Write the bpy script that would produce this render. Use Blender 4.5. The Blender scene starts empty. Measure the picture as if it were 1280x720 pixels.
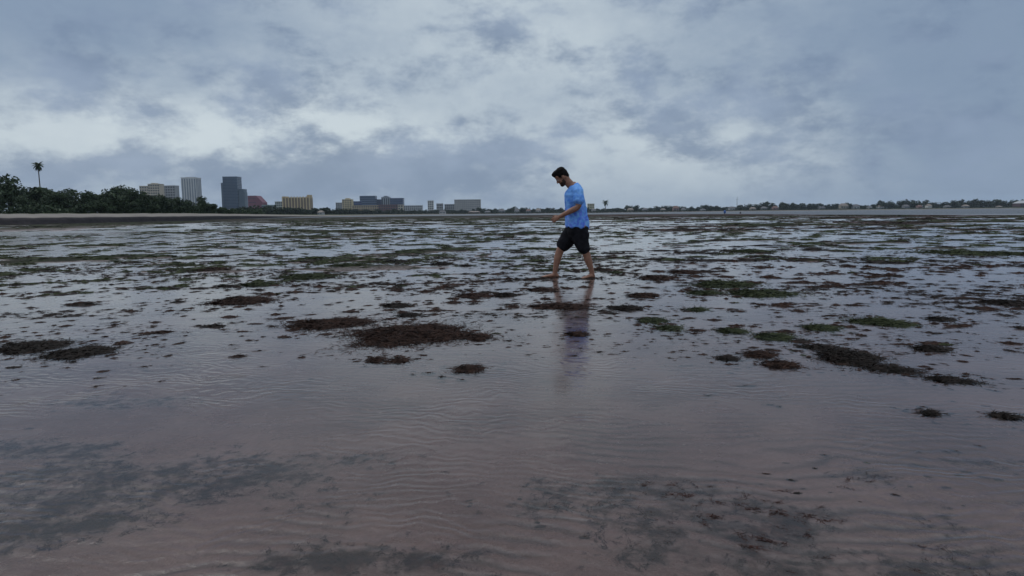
import bpy, bmesh, math, random
import numpy as np
from mathutils import Vector, Matrix, Euler

random.seed(7)
rng = np.random.default_rng(7)
SC = bpy.context.scene
COL = SC.collection
R = math.radians

# ------------------------------------------------------------------ camera
CAM_H, F_PX, HOR = 1.0, 853.33, 266.5         # eye height, focal length and horizon row of the photograph (1280 wide)
cam_d = bpy.data.cameras.new('camera'); cam_d.sensor_width = 36.0; cam_d.lens = 24.0
cam_d.clip_start = 0.05; cam_d.clip_end = 20000
cam = bpy.data.objects.new('camera', cam_d); COL.objects.link(cam); SC.camera = cam
PITCH = math.atan((360 - HOR) / F_PX); ROLL = R(0.6)
CAM_M = Matrix.Rotation(math.pi / 2 - PITCH, 3, 'X') @ Matrix.Rotation(-ROLL, 3, 'Z')
cam.matrix_world = Matrix.Translation((0, 0, CAM_H)) @ CAM_M.to_4x4()
SC.render.resolution_x, SC.render.resolution_y = 1024, 576

def ray(px, py):
    return (CAM_M @ Vector((px - 640, 360 - py, -F_PX))).normalized()
def azel(px, py):
    d = ray(px, py); return math.atan2(d.x, d.y), math.asin(d.z)
def on_ground(px, py, z=0.0):
    d = ray(px, py); t = (z - CAM_H) / d.z
    return np.array([d.x * t, d.y * t])
def at_depth(px, py, Y):
    d = ray(px, py); t = Y / d.y
    return Vector((d.x * t, Y, CAM_H + d.z * t))

# ------------------------------------------------------------------ world, sun, exposure
SUN_EL, SUN_AZ = R(52), R(-55)                # behind the overcast, ahead and to the left
SC.view_settings.view_transform = 'Standard'; SC.view_settings.look = 'None'
SC.view_settings.exposure = 0.0; SC.view_settings.gamma = 1.0
try: SC.cycles.use_denoising = True
except Exception: pass
SC.cycles.max_bounces = 8; SC.cycles.transparent_max_bounces = 12; SC.cycles.volume_bounces = 0

W = bpy.data.worlds.new('World'); SC.world = W; W.use_nodes = True
class G:                                      # tiny expression builder over shader nodes
    def __init__(s, nt): s.nt = nt
    def node(s, t, **k):
        n = s.nt.nodes.new(t)
        for a, b in k.items(): setattr(n, a, b)
        return n
    def put(s, sock, v):
        if v is None: return
        if isinstance(v, bpy.types.NodeSocket): s.nt.links.new(v, sock)
        else: sock.default_value = v
    def m(s, op, a, b=None, c=None, clamp=False):
        n = s.node('ShaderNodeMath', operation=op, use_clamp=clamp)
        for i, v in enumerate((a, b, c)): s.put(n.inputs[i], v)
        return n.outputs[0]
    def add(s, a, b): return s.m('ADD', a, b)
    def mul(s, a, b): return s.m('MULTIPLY', a, b)
    def vec(s, x, y, z):
        n = s.node('ShaderNodeCombineXYZ')
        for i, v in enumerate((x, y, z)): s.put(n.inputs[i], v)
        return n.outputs[0]
    def noise(s, v, scale, detail=4, rough=.5, dist=0.0, col=False):
        n = s.node('ShaderNodeTexNoise'); s.put(n.inputs['Vector'], v)
        n.inputs['Scale'].default_value = scale; n.inputs['Detail'].default_value = detail
        n.inputs['Roughness'].default_value = rough; n.inputs['Distortion'].default_value = dist
        return n.outputs['Color' if col else 'Fac']
    def sstep(s, v, a, b, lo=0.0, hi=1.0):
        n = s.node('ShaderNodeMapRange', interpolation_type='SMOOTHSTEP')
        s.put(n.inputs[0], v)
        for i, q in enumerate((a, b, lo, hi)): s.put(n.inputs[i + 1], q)
        return n.outputs[0]
    def mix(s, f, a, b):
        n = s.node('ShaderNodeMix', data_type='RGBA')
        s.put(n.inputs[0], f)
        for i, v in ((6, a), (7, b)):
            s.put(n.inputs[i], (*v, 1) if isinstance(v, tuple) and len(v) == 3 else v)
        return n.outputs[2]
    def sep(s, v):
        n = s.node('ShaderNodeSeparateXYZ'); s.put(n.inputs[0], v); return n.outputs

def build_sky():
    nt = W.node_tree; nt.nodes.clear(); g = G(nt)
    tc = g.node('ShaderNodeTexCoord').outputs['Generated']
    x, y, z = g.sep(tc)
    az = g.m('ARCTAN2', x, y); el = g.m('ARCSINE', z)
    P = g.vec(x, y, g.mul(z, 1.75))
    wc = g.sep(g.noise(P, 7.0, 5, .6, col=True))
    az2 = g.add(az, g.mul(g.add(wc[0], -.5), .17)); el2 = g.add(el, g.mul(g.add(wc[1], -.5), .085))
    def blob(px, py, rx, ry, amp):
        a, e = azel(px, py)
        u = g.mul(g.add(az2, -a), F_PX / rx); v = g.mul(g.add(el2, -e), F_PX / ry)
        r2 = g.add(g.mul(u, u), g.mul(v, v))
        return g.mul(g.m('EXPONENT', g.mul(r2, -1.0)), amp)
    def total(bl):
        t = 0.0
        for b in bl: t = g.add(blob(*b), t)
        return t
    # broad light in the overcast
    light = total([(60, 165, 130, 44, .34), (250, 150, 115, 46, .27), (430, 165, 140, 42, .34), (620, 110, 260, 90, .07),
                   (700, 190, 170, 60, .12), (900, 200, 150, 60, .28), (30, 20, 170, 90, -.32), (1270, 60, 230, 170, -.32),
                   (1000, 25, 260, 60, -.02), (610, 25, 260, 70, .13), (1280, 250, 250, 60, -.16), (300, 20, 200, 40, -.05)])
    n0 = g.noise(P, 3.2, 6, .55)
    light = g.add(light, g.add(g.mul(g.add(n0, -.5), .50), g.mul(g.add(g.noise(P, 12.0, 6, .6), -.5), .36)))
    up = g.sstep(z, .28, .95)                                          # an overcast sky is brighter overhead
    light = g.add(light, g.mul(up, .6))
    lum = g.add(light, 1.0)
    base = g.mix(g.sstep(light, -.35, .5), (.235, .315, .435), (.61, .69, .735))
    base = g.mix(up, base, (1.0, 1.08, 1.2))
    # torn darker cloud below it
    P2 = g.vec(x, y, g.mul(z, 2.0)); n1 = g.noise(P, 6.5, 9, .6, .25); n2 = g.noise(P2, 17.0, 8, .62)
    bias = total([(330, 112, 72, 42, .40), (105, 118, 70, 40, .40), (190, 172, 46, 30, .34), (140, 212, 190, 22, .38),
                  (330, 214, 150, 32, .34), (450, 212, 110, 28, .34), (570, 205, 110, 34, .34), (250, 235, 300, 18, .10), (640, 180, 60, 30, .20),
                  (500, 125, 44, 22, .20), (850, 150, 40, 45, .20), (1000, 95, 120, 26, .22), (920, 160, 60, 50, .18),
                  (1100, 140, 60, 36, .20), (1180, 190, 120, 26, .32), (1230, 140, 60, 36, .24), (840, 190, 60, 30, .18), (700, 165, 40, 24, .16), (970, 232, 90, 12, .10),
                  (430, 160, 60, 14, -.30), (240, 175, 70, 14, -.22), (40, 165, 80, 20, -.22), (780, 235, 160, 18, -.10)])
    d = g.add(g.add(g.mul(g.add(n1, -.5), 1.9), g.mul(g.add(n2, -.5), 1.5)), g.mul(bias, .88))
    cov = g.sstep(d, -.16, .52)
    dark = g.mix(g.sstep(g.noise(P, 9.0, 5, .5), .3, .7), (.160, .226, .345), (.265, .342, .475))
    c = g.mix(g.mul(cov, g.sstep(z, .3, .8, .82, .4)), base, dark)
    hz = g.sstep(el, .0, .10, .32, 0.0)                                  # far cloud near the horizon evens out
    c = g.mix(hz, c, (.275, .365, .495))
    cl = g.node('ShaderNodeBackground'); g.put(cl.inputs[0], c); cl.inputs[1].default_value = 1.0
    sky = g.node('ShaderNodeTexSky', sky_type='NISHITA', sun_disc=False)
    sky.sun_elevation = SUN_EL; sky.sun_rotation = SUN_AZ; sky.air_density = 1.0; sky.dust_density = 2.0
    nb = g.node('ShaderNodeBackground'); g.put(nb.inputs[0], sky.outputs[0]); nb.inputs[1].default_value = 0.06
    mx = g.node('ShaderNodeMixShader'); mx.inputs[0].default_value = 0.94   # the overcast covers nearly all of the clear sky
    nt.links.new(nb.outputs[0], mx.inputs[1]); nt.links.new(cl.outputs[0], mx.inputs[2])
    out = g.node('ShaderNodeOutputWorld'); nt.links.new(mx.outputs[0], out.inputs[0])
build_sky()

sd = bpy.data.lights.new('sun', 'SUN'); sd.energy = 0.8; sd.angle = R(25); sd.color = (1.0, .96, .9)
sun = bpy.data.objects.new('sun', sd); COL.objects.link(sun)
sdir = Vector((math.sin(SUN_AZ) * math.cos(SUN_EL), math.cos(SUN_AZ) * math.cos(SUN_EL), math.sin(SUN_EL)))
sun.rotation_euler = (-sdir).to_track_quat('-Z', 'Y').to_euler(); sun.location = (0, 0, 60)

# ------------------------------------------------------------------ helpers
def tag(o, label=None, cat=None, group=None, kind=None):
    for k, v in (('label', label), ('category', cat), ('group', group), ('kind', kind)):
        if v: o[k] = v
    return o
def mesh_np(name, V, F, mats=None, smooth=False):
    """vertices (n,3) and a list of face arrays (each m x k) -> mesh"""
    me = bpy.data.meshes.new(name)
    V = np.asarray(V, np.float32)
    Fs = [np.asarray(f, np.int32) for f in (F if isinstance(F, list) else [F])]
    me.vertices.add(len(V)); me.vertices.foreach_set('co', V.ravel())
    li = np.concatenate([f.ravel() for f in Fs]); tot = np.concatenate([np.full(len(f), f.shape[1], np.int32) for f in Fs])
    st = np.concatenate([[0], np.cumsum(tot)[:-1]]).astype(np.int32)
    me.loops.add(len(li)); me.loops.foreach_set('vertex_index', li)
    me.polygons.add(len(tot)); me.polygons.foreach_set('loop_start', st); me.polygons.foreach_set('loop_total', tot)
    me.polygons.foreach_set('use_smooth', np.full(len(tot), smooth))
    me.update(calc_edges=True); me.validate()
    for m in (mats or []): me.materials.append(m)
    return me
def obj(name, me, parent=None, loc=(0, 0, 0), rot=(0, 0, 0)):
    o = bpy.data.objects.new(name, me); COL.objects.link(o)
    o.location = loc; o.rotation_euler = rot
    if parent: o.parent = parent
    return o
def empty(name, loc=(0, 0, 0), rz=0):
    o = bpy.data.objects.new(name, None); COL.objects.link(o); o.location = loc; o.rotation_euler = (0, 0, rz); o.empty_display_size = .2
    return o

_p = np.random.default_rng(3).permutation(256); PERM = np.concatenate([_p, _p, _p]).astype(np.int64)
_ga = np.random.default_rng(4).uniform(0, 2 * math.pi, 256); GX, GY = np.cos(_ga), np.sin(_ga)
def noise2(x, y):
    xi = np.floor(x).astype(np.int64); yi = np.floor(y).astype(np.int64); xf = x - xi; yf = y - yi
    u = xf * xf * xf * (xf * (xf * 6 - 15) + 10); v = yf * yf * yf * (yf * (yf * 6 - 15) + 10)
    def gr(i, j, a, b):
        h = PERM[(PERM[i & 255] + j) & 511]; return GX[h] * a + GY[h] * b
    n00 = gr(xi, yi, xf, yf); n10 = gr(xi + 1, yi, xf - 1, yf); n01 = gr(xi, yi + 1, xf, yf - 1); n11 = gr(xi + 1, yi + 1, xf - 1, yf - 1)
    return (n00 * (1 - u) + n10 * u) * (1 - v) + (n01 * (1 - u) + n11 * u) * v * 1.0
def fbm(x, y, o=4, g=.5):
    s = 0; a = 1.0; t = 0
    for i in range(o):
        s = s + a * noise2(x * 2 ** i + 17.3 * i, y * 2 ** i - 9.1 * i); t += a; a *= g
    return s / t * 1.6
def ss(x, a, b):   # smooth step; a > b falls
    t = np.clip((x - a) / (b - a), 0, 1); return t * t * (3 - 2 * t)

# ------------------------------------------------------------------ materials
def new_mat(name):
    m = bpy.data.materials.new(name); m.use_nodes = True; nt = m.node_tree; nt.nodes.clear()
    g = G(nt); p = g.node('ShaderNodeBsdfPrincipled'); o = g.node('ShaderNodeOutputMaterial'); nt.links.new(p.outputs[0], o.inputs[0])
    return m, g, p, o
def simple(name, c1, c2=None, scale=3.0, rough=.7, spec=.3, metal=0, bump=0, detail=4):
    m, g, p, o = new_mat(name)
    c2 = c2 or tuple(v * .75 for v in c1)
    gm = g.node('ShaderNodeNewGeometry').outputs['Position']
    n = g.noise(gm, scale, detail, .6)
    g.put(p.inputs['Base Color'], g.mix(g.sstep(n, .32, .68), c1, c2))
    p.inputs['Roughness'].default_value = rough; p.inputs['Specular IOR Level'].default_value = spec; p.inputs['Metallic'].default_value = metal
    if bump:
        b = g.node('ShaderNodeBump'); b.inputs['Strength'].default_value = bump; b.inputs['Distance'].default_value = .02
        g.put(b.inputs['Height'], n); g.put(p.inputs['Normal'], b.outputs[0])
    return m

def mud_material():
    m, g, p, o = new_mat('wet_mud')
    pos = g.node('ShaderNodeNewGeometry').outputs['Position']
    at = g.node('ShaderNodeAttribute', attribute_name='weed').outputs['Fac']
    gr = g.node('ShaderNodeAttribute', attribute_name='green').outputs['Fac']
    n = g.noise(pos, 1.3, 7, .62); n2 = g.noise(pos, 38, 4, .6)
    sand = g.mix(g.sstep(n, .3, .7), (.105, .064, .060), (.165, .104, .096))
    sand = g.mix(g.sstep(n2, .35, .75), sand, g.mix(.35, sand, (.07, .04, .035)))
    sl = g.node('ShaderNodeAttribute', attribute_name='trough_shade').outputs['Fac']                # shade of the ripple troughs, painted into the sand colour
    sand = g.mix(g.mul(sl, .8), sand, (.045, .029, .027))
    at = g.sstep(g.add(at, g.mul(g.add(g.noise(pos, 21, 7, .68), -.5), 1.5)), .10, .95)   # ragged, speckled weed edge
    film = g.mix(gr, (.062, .030, .024), (.024, .029, .016))
    film = g.mix(g.sstep(g.noise(pos, 9, 6, .7), .38, .62), film, g.mix(.7, film, (.010, .008, .007)))
    film = g.mix(g.sstep(n2, .3, .7), film, g.mix(.5, film, (.015, .012, .01)))
    g.put(p.inputs['Base Color'], g.mix(at, sand, film))
    g.put(p.inputs['Roughness'], g.m('ADD', g.sstep(n, .3, .7, .20, .34), g.mul(at, .60)))
    g.put(p.inputs['Specular IOR Level'], g.m('SUBTRACT', .5, g.mul(at, .46)))
    b = g.node('ShaderNodeBump'); b.inputs['Strength'].default_value = .5; b.inputs['Distance'].default_value = .01
    g.put(b.inputs['Height'], g.add(g.noise(pos, 22, 5, .6), g.mul(n2, .4))); g.put(p.inputs['Normal'], b.outputs[0])
    return m
_b = on_ground(717, 346.5); FEET = [(_b[0] - .30, _b[1] + .07), (_b[0] + .24, _b[1] - .12)]
def water_material():
    m, g, p, o = new_mat('shallow_water'); nt = m.node_tree; nt.nodes.remove(p)
    pos = g.node('ShaderNodeNewGeometry').outputs['Position']
    x, y, z = g.sep(pos)
    r = g.m('SQRT', g.add(g.mul(x, x), g.mul(y, y)))
    open_w = g.sstep(r, 60, 160)                                       # the open channel beyond the flats carries small waves
    n = g.noise(g.vec(g.mul(x, .55), y, 0.0), 2.2, 4, .55); n2 = g.noise(g.vec(g.mul(x, .6), y, 3.0), 11.0, 3, .5)
    h = g.add(g.mul(n, .012), g.mul(n2, .0040))
    for fx, fy in FEET:                                                # faint rings where the feet stand in the water
        dx, dy = g.add(x, -fx), g.add(y, -fy); q = g.m('SQRT', g.add(g.mul(dx, dx), g.mul(dy, dy)))
        h = g.add(h, g.mul(g.mul(g.m('SINE', g.mul(q, 62.0)), g.m('EXPONENT', g.mul(q, -3.6))), .0035))
    wp = g.sep(g.noise(pos, 1.1, 4, .6, col=True)); ph = g.add(g.mul(g.add(y, g.mul(x, .16)), 82.0), g.mul(g.add(wp[0], wp[1]), 60.0))   # wavelets over the sand ripples
    wl = g.mul(g.mul(g.m('SINE', ph), g.sstep(wp[2], .40, .62)), g.sstep(r, 4.0, 9.0, .0019, 0.0)); h = g.add(h, wl)
    h = g.add(h, g.mul(open_w, g.mul(g.noise(pos, .9, 3, .6), .9)))
    b = g.node('ShaderNodeBump'); b.inputs['Strength'].default_value = .38; b.inputs['Distance'].default_value = 1.0
    g.put(b.inputs['Height'], h)
    fr = g.node('ShaderNodeFresnel'); fr.inputs['IOR'].default_value = 1.33; g.put(fr.inputs['Normal'], b.outputs[0])
    gl = g.node('ShaderNodeBsdfGlossy'); gl.inputs['Color'].default_value = (.97, .97, .97, 1)
    g.put(gl.inputs['Roughness'], g.sstep(r, 40, 160, .13, .32)); g.put(gl.inputs['Normal'], b.outputs[0])
    tr = g.node('ShaderNodeBsdfTransparent'); tr.inputs['Color'].default_value = (.90, .91, .89, 1)
    dp = g.node('ShaderNodeBsdfDiffuse'); dp.inputs['Color'].default_value = (.06, .075, .095, 1)   # silty body of the deeper channel
    bd = g.node('ShaderNodeMixShader'); g.put(bd.inputs[0], g.mul(open_w, .9))
    nt.links.new(tr.outputs[0], bd.inputs[1]); nt.links.new(dp.outputs[0], bd.inputs[2])
    mx = g.node('ShaderNodeMixShader'); g.put(mx.inputs[0], g.mul(fr.outputs[0], g.sstep(r, 60, 170, 1.0, .30)))   # wave slopes cut the grazing reflection of open water
    nt.links.new(bd.outputs[0], mx.inputs[1]); nt.links.new(gl.outputs[0], mx.inputs[2]); nt.links.new(mx.outputs[0], o.inputs[0])
    return m
M_MUD, M_WATER = mud_material(), water_material()
M_BROWN = simple('brown_seaweed', (.040, .021, .015), (.016, .010, .009), 14, .75, .08)
M_DARK = simple('dark_seaweed', (.024, .018, .016), (.011, .010, .009), 14, .75, .08)
M_GREEN = simple('green_seaweed', (.038, .046, .020), (.017, .023, .013), 12, .75, .08)
M_RED = simple('red_brown_seaweed', (.046, .021, .017), (.018, .010, .009), 17, .8, .06)
M_SAND = simple('beach_sand', (.20, .18, .16), (.14, .125, .115), .35, .9, .2)
M_BANK = simple('wet_bank', (.026, .023, .026), (.014, .013, .016), .8, .8, .1)
M_LAND = simple('grassy_ground', (.07, .085, .04), (.05, .055, .03), .08, .9, .1)
M_LEAF = simple('leaves', (.052, .075, .040), (.022, .036, .022), .35, .75, .15)
M_LEAF2 = simple('far_leaves', (.042, .056, .036), (.018, .027, .021), .12, .8, .1)
M_BARK = simple('bark', (.10, .085, .07), None, 2, .9, .1)

# ------------------------------------------------------------------ shoreline and mud limit, as radius over azimuth
AZ = lambda px: azel(px, 266)[0]
sh = [(-2.6, 80), (-1.2, 100), (AZ(-150), 118), (AZ(75), 129), (AZ(240), 172), (AZ(330), 300), (AZ(420), 520), (AZ(480), 850), (AZ(560), 1120), (AZ(900), 1180), (AZ(1280), 1250), (1.3, 1350), (2.6, 900)]
def R_shore(a): return np.interp(a, [s[0] for s in sh], [s[1] for s in sh])
mb = [(-2.6, 90), (AZ(75), 135), (AZ(240), 180), (AZ(330), 260), (AZ(450), 330), (AZ(640), 320), (AZ(780), 280), (AZ(850), 250), (AZ(1020), 150), (AZ(1230), 112), (1.0, 90), (1.6, 70)]
def R_mud(a): return np.interp(a, [s[0] for s in mb], [s[1] for s in mb])

# weed-film patches lying on the sand close to the camera: (px, py, half width m, half depth m)
FILM = []
for px, py, rx, ry in [(190, 600, .85, .40), (60, 640, .55, .30), (40, 560, .4, .2), (900, 655, .62, .28), (800, 610, .45, .16), (960, 690, .35, .14), (1200, 705, .42, .16),
                       (1085, 597, .24, .12), (700, 630, .34, .12), (1225, 577, .2, .06), (470, 700, .5, .12), (30, 430, .5, .5), (830, 690, .4, .1), (120, 500, .5, .16)]:
    p = on_ground(px, py); FILM.append((p[0], p[1], rx, ry))

def weed_fields(x, y):
    """weed film cover and greenness over the flats"""
    r = np.hypot(x, y); a = np.arctan2(x, y)
    wob = fbm(x * 2.1, y * 2.1, 5, .6)
    near = np.zeros_like(x)
    for cx, cy, rx, ry in FILM:
        d = np.sqrt(((x - cx) / rx) ** 2 + ((y - cy) / ry) ** 2)
        near = np.maximum(near, ss(1.0 - d + wob * 1.1, -.35, .85))
    near = near * (.42 + .58 * ss(fbm(x * 6, y * 6, 5, .65), -.35, .30)) * (.75 + .25 * ss(fbm(x * 2.3 + 8, y * 2.3, 3), -.3, .3))
    big = fbm(x * .045 / 1.8 + 5, y * .045, 5, .55); mid = fbm(x * .23 / 1.7, y * .23 + 40, 5, .6)
    dens = ss(r, 11, 40) * .16 + ss(r, 45, 110) * .16 + ss(r, 100, 170) * .22
    dens = dens - .20 * ss(a, .42, .56) * ss(r, 11, 15) * (1 - ss(r, 22, 32))
    dens = dens - .20 * ss(-a, .25, .5) * ss(r, 14, 26) * (1 - .5 * ss(r, 90, 130))
    f = ss(mid * .8 + big * .6 + dens - .22, 0, .13) * ss(r, 9, 16)
    f = np.maximum(f, ss(fbm(x * 1.1 / 1.5, y * 1.1 + 9, 5, .6) + dens * .8 - .34, 0, .10) * ss(r, 7, 12) * (1 - ss(r, 40, 70)))
    band = ss(r - R_mud(a), -95, -30) * ss(-a, -.36, -.12)                # the heavy weed band at the outer edge
    f = np.maximum(f, band * ss(fbm(x * .08, y * .08, 4) + .55, 0, .3))
    f = np.maximum(f, ss(r - R_mud(a), -9, -5))
    green = ss(fbm(x * .06 + 3, y * .06 - 8, 3) + .45 * ss(-a, -.25, .15) - .05 + .2 * ss(r, 12, 22) - .25 * ss(r, 150, 200), -.05, .25)
    return np.clip(np.maximum(near, f), 0, 1), green * ss(r, 8, 13)

def ground_z(x, y, trough_shade=False):
    r = np.hypot(x, y); a = np.arctan2(x, y)
    base = fbm(x * .33 / 1.5, y * .33, 5, .52) * (.009 + .006 * ss(r, 6, 14)) - .007 - .003 * ss(r, 7, 11) + fbm(x * .05 / 2, y * .05 + 3, 3) * .008 * ss(r, 8, 40)
    wx = x + fbm(x * .7, y * .7, 3) * .30; wy = y + fbm(x * .55 + 7, y * .55, 3) * .34 + fbm(x * 2.6, y * 2.6 + 4, 3) * .06
    ph = (wy * 1.0 + wx * .16) * 2 * math.pi / .078
    am = .0028 * (.4 + .6 * ss(fbm(x * 1.7 + 3, y * 2.2, 3), -.3, .3)) * ss(fbm(x * .45 + 30, y * .45, 3), -.45, .15) * (1 - ss(r, 9, 16))
    rip = am * (np.sin(ph) + .3 * np.sin(2 * ph + .7))
    if trough_shade: return ss(-np.sin(ph), .0, .9) * ss(am, .0008, .0024)  # mask for the painted shade, strongest along the ripple troughs
    w, g_ = weed_fields(x, y)
    edge = .07 * ss(r - R_mud(a), -16, -5)
    drop = -1.1 * ss(r - R_mud(a), 0, 25)
    return base + rip + w * .026 * ss(r, 8, 14) + edge + drop

def build_ground():
    rows = [.25, .6, 1.0]
    r = 1.35
    while r < 9: rows.append(r); r *= 1.0056
    while r < 330: rows.append(r); r *= 1.013
    while r < 6000: rows.append(r); r *= 1.12
    rows.append(6000.0); rows = np.array(rows)
    ang = np.concatenate([np.linspace(-R(44), R(44), 540), np.linspace(R(44), R(316), 92)[1:-1]])
    A, RR = np.meshgrid(ang, rows); x = (np.sin(A) * RR).ravel(); y = (np.cos(A) * RR).ravel()
    w, gr = weed_fields(x, y); z = ground_z(x, y)
    n, k = len(rows), len(ang)
    i = np.arange(n - 1)[:, None] * k; j = np.arange(k)[None]; j2 = (j + 1) % k
    F = np.stack([i + j, i + j2, i + k + j2, i + k + j], -1).reshape(-1, 4)[:, ::-1]
    V = np.column_stack([x, y, z]); V = np.vstack([V, [[0, 0, -.01]]])
    cap = np.stack([np.full(k, len(V) - 1), np.arange(k), (np.arange(k) + 1) % k], -1)[:, ::-1]
    me = mesh_np('mud_flat', V, [F, cap], [M_MUD], True)
    for nm, d in (('weed', w), ('green', gr), ('trough_shade', ground_z(x, y, True))):
        at = me.attributes.new(nm, 'FLOAT', 'POINT'); at.data.foreach_set('value', np.append(d, 0).astype(np.float32))
    tag(obj('mud_flat', me), 'wet tidal mud flat with sand ripples and seaweed stains', None, None, 'structure')
    th = np.linspace(0, 2 * math.pi, 97)[:-1]
    V = [[0, 0, 0]] + [[math.sin(t) * rr, math.cos(t) * rr, 0] for rr in (30, 300, 2000, 6000) for t in th]; F3 = [[0, 1 + (q + 1) % 96, 1 + q] for q in range(96)]
    F4 = [[1 + b * 96 + q, 1 + b * 96 + (q + 1) % 96, 1 + (b + 1) * 96 + (q + 1) % 96, 1 + (b + 1) * 96 + q] for b in range(3) for q in range(96)]
    tag(obj('shallow_water', mesh_np('shallow_water', V, [np.array(F3), np.array(F4)], [M_WATER])), 'thin sheet of still tide water mirroring the clouds', None, None, 'structure')

def build_shore():
    a = np.linspace(-1.75, 1.55, 420); rs = R_shore(a) * (1 + .012 * fbm(a * 30, a * 0, 4))
    left = 1 - ss(a, AZ(280), AZ(430))
    wob = fbm(a * 60, a * 0 + 5, 4)
    zb = .16 + .92 * left + wob * .12 * left; zs = .9 + .85 * left + wob * .15
    def strip(name, prof, m, label):
        V = np.concatenate([np.column_stack([np.sin(a) * (rs + o), np.cos(a) * (rs + o), z]) for o, z in prof])
        k = len(a); F = [[q * k + i, q * k + i + 1, (q + 1) * k + i + 1, (q + 1) * k + i] for q in range(len(prof) - 1) for i in range(k - 1)]
        tag(obj(name, mesh_np(name, V, np.array(F)[:, ::-1], [m], True)), label, None, None, 'structure')
    strip('bank', [(-3, -.6 + a * 0), (-.6, .0 * a), (.0, zb * .55), (.7, zb * .92), (1.6, zb), (2.2, zb - .3)], M_BANK, 'dark wet eroded bank below the pale beach')
    strip('beach', [(1.2, zb - .25), (1.7, zb + .015), (12, zb * .5 + zs * .5 + wob * .06), (27, zs), (34, zs + .1), (40, zs - .6)], M_SAND, 'strip of pale beach sand along the shore')
    strip('shore_land', [(30, zs - .4), (33, zs + .12), (60, zs + .3), (200, zs + .6), (1500, zs + 1.2), (4200, zs + 1.5)], M_LAND, 'low grassy land behind the beach')
build_ground(); build_shore()

# ------------------------------------------------------------------ seaweed
def frond_strips(P, L, Wd, yaw, tilt, curl):
    """many small curved ribbons at once; P base points (n,3)"""
    n = len(P); V = np.zeros((n, 6, 3))
    dx, dy = np.cos(yaw), np.sin(yaw); sx, sy = -dy, dx
    for k, t in enumerate((0, .55, 1.0)):
        b = tilt - curl * t; rad = L * t
        cx = P[:, 0] + dx * rad * np.cos(b) + sx * curl * L * .3 * t * t; cy = P[:, 1] + dy * rad * np.cos(b) + sy * curl * L * .3 * t * t
        cz = np.maximum(P[:, 2] + rad * np.sin(b), -.004)
        w = Wd * (.55, 1.0, .25)[k] * .5; tw = (1 - .4 * t)
        V[:, 2 * k] = np.column_stack([cx + sx * w * tw, cy + sy * w * tw, cz + w * .5]); V[:, 2 * k + 1] = np.column_stack([cx - sx * w * tw, cy - sy * w * tw, cz - w * .3])
    base = np.arange(n)[:, None] * 6
    F = np.concatenate([base + np.array([[0, 1, 3, 2]]), base + np.array([[2, 3, 5, 4]])])
    return V.reshape(-1, 3), F
def make_clump(rx, ry, h, nf, rg, fl=.09, fw=.012, rag=.45, rings=7, seg=28, tl=1.0, core=.92):
    """ragged low mound of tangled fronds, origin at its centre on the mud"""
    th = np.linspace(0, 2 * math.pi, seg, endpoint=False); s = rg.uniform(0, 100)
    out = np.clip(1 + rag * 1.25 * fbm(np.cos(th) * 1.7 + s, np.sin(th) * 1.7, 5, .72), .3, 1.7)
    def height(x, y, q):
        return h * np.clip(1 - q ** 1.6, 0, 1) * (.55 + .75 * np.clip(.5 + fbm(x * 3.2 / max(rx, .2) + s, y * 3.2 / max(rx, .2), 4, .6), 0, 1.3))
    V = [[0, 0, float(height(np.array(0.), np.array(0.), 0.))]]
    for k in range(1, rings + 1):
        q = k / rings
        for t, o in zip(th, out):
            x, y = math.cos(t) * rx * o * q * core, math.sin(t) * ry * o * q * core
            V.append([x, y, float(height(np.array(x), np.array(y), q)) * .8 - h * .16 - (.006 if k == rings else 0)])
    F3 = [[0, 1 + i, 1 + (i + 1) % seg] for i in range(seg)]
    F4 = [[1 + k * seg + i, 1 + (k + 1) * seg + i, 1 + (k + 1) * seg + (i + 1) % seg, 1 + k * seg + (i + 1) % seg] for k in range(rings - 1) for i in range(seg)]
    t = rg.uniform(0, 2 * math.pi, nf); q = np.sqrt(rg.uniform(0, 1.18, nf)); o = np.interp(t, np.append(th, 2 * math.pi), np.append(out, out[0]))
    stray = np.where(rg.uniform(size=nf) < .24, rg.uniform(1.0, 1.75, nf), 1.0)
    x, y = np.cos(t) * rx * o * q * stray, np.sin(t) * ry * o * q * stray
    z = height(x, y, np.minimum(q, 1)) * rg.uniform(.5, 1.0, nf)
    P = np.column_stack([x, y, z])
    FV, FF = frond_strips(P, fl * rg.uniform(.5, 1.4, nf), fw * rg.uniform(.6, 1.5, nf), rg.uniform(0, 2 * math.pi, nf), rg.uniform(-.12, .22, nf) * tl, rg.uniform(-.15, .5, nf) * tl)
    nV = len(V)
    return np.vstack([np.array(V), FV]), [np.array(F3), np.concatenate([np.array(F4), FF + nV])] if F4 else [np.array(F3), FF + nV]

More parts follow.
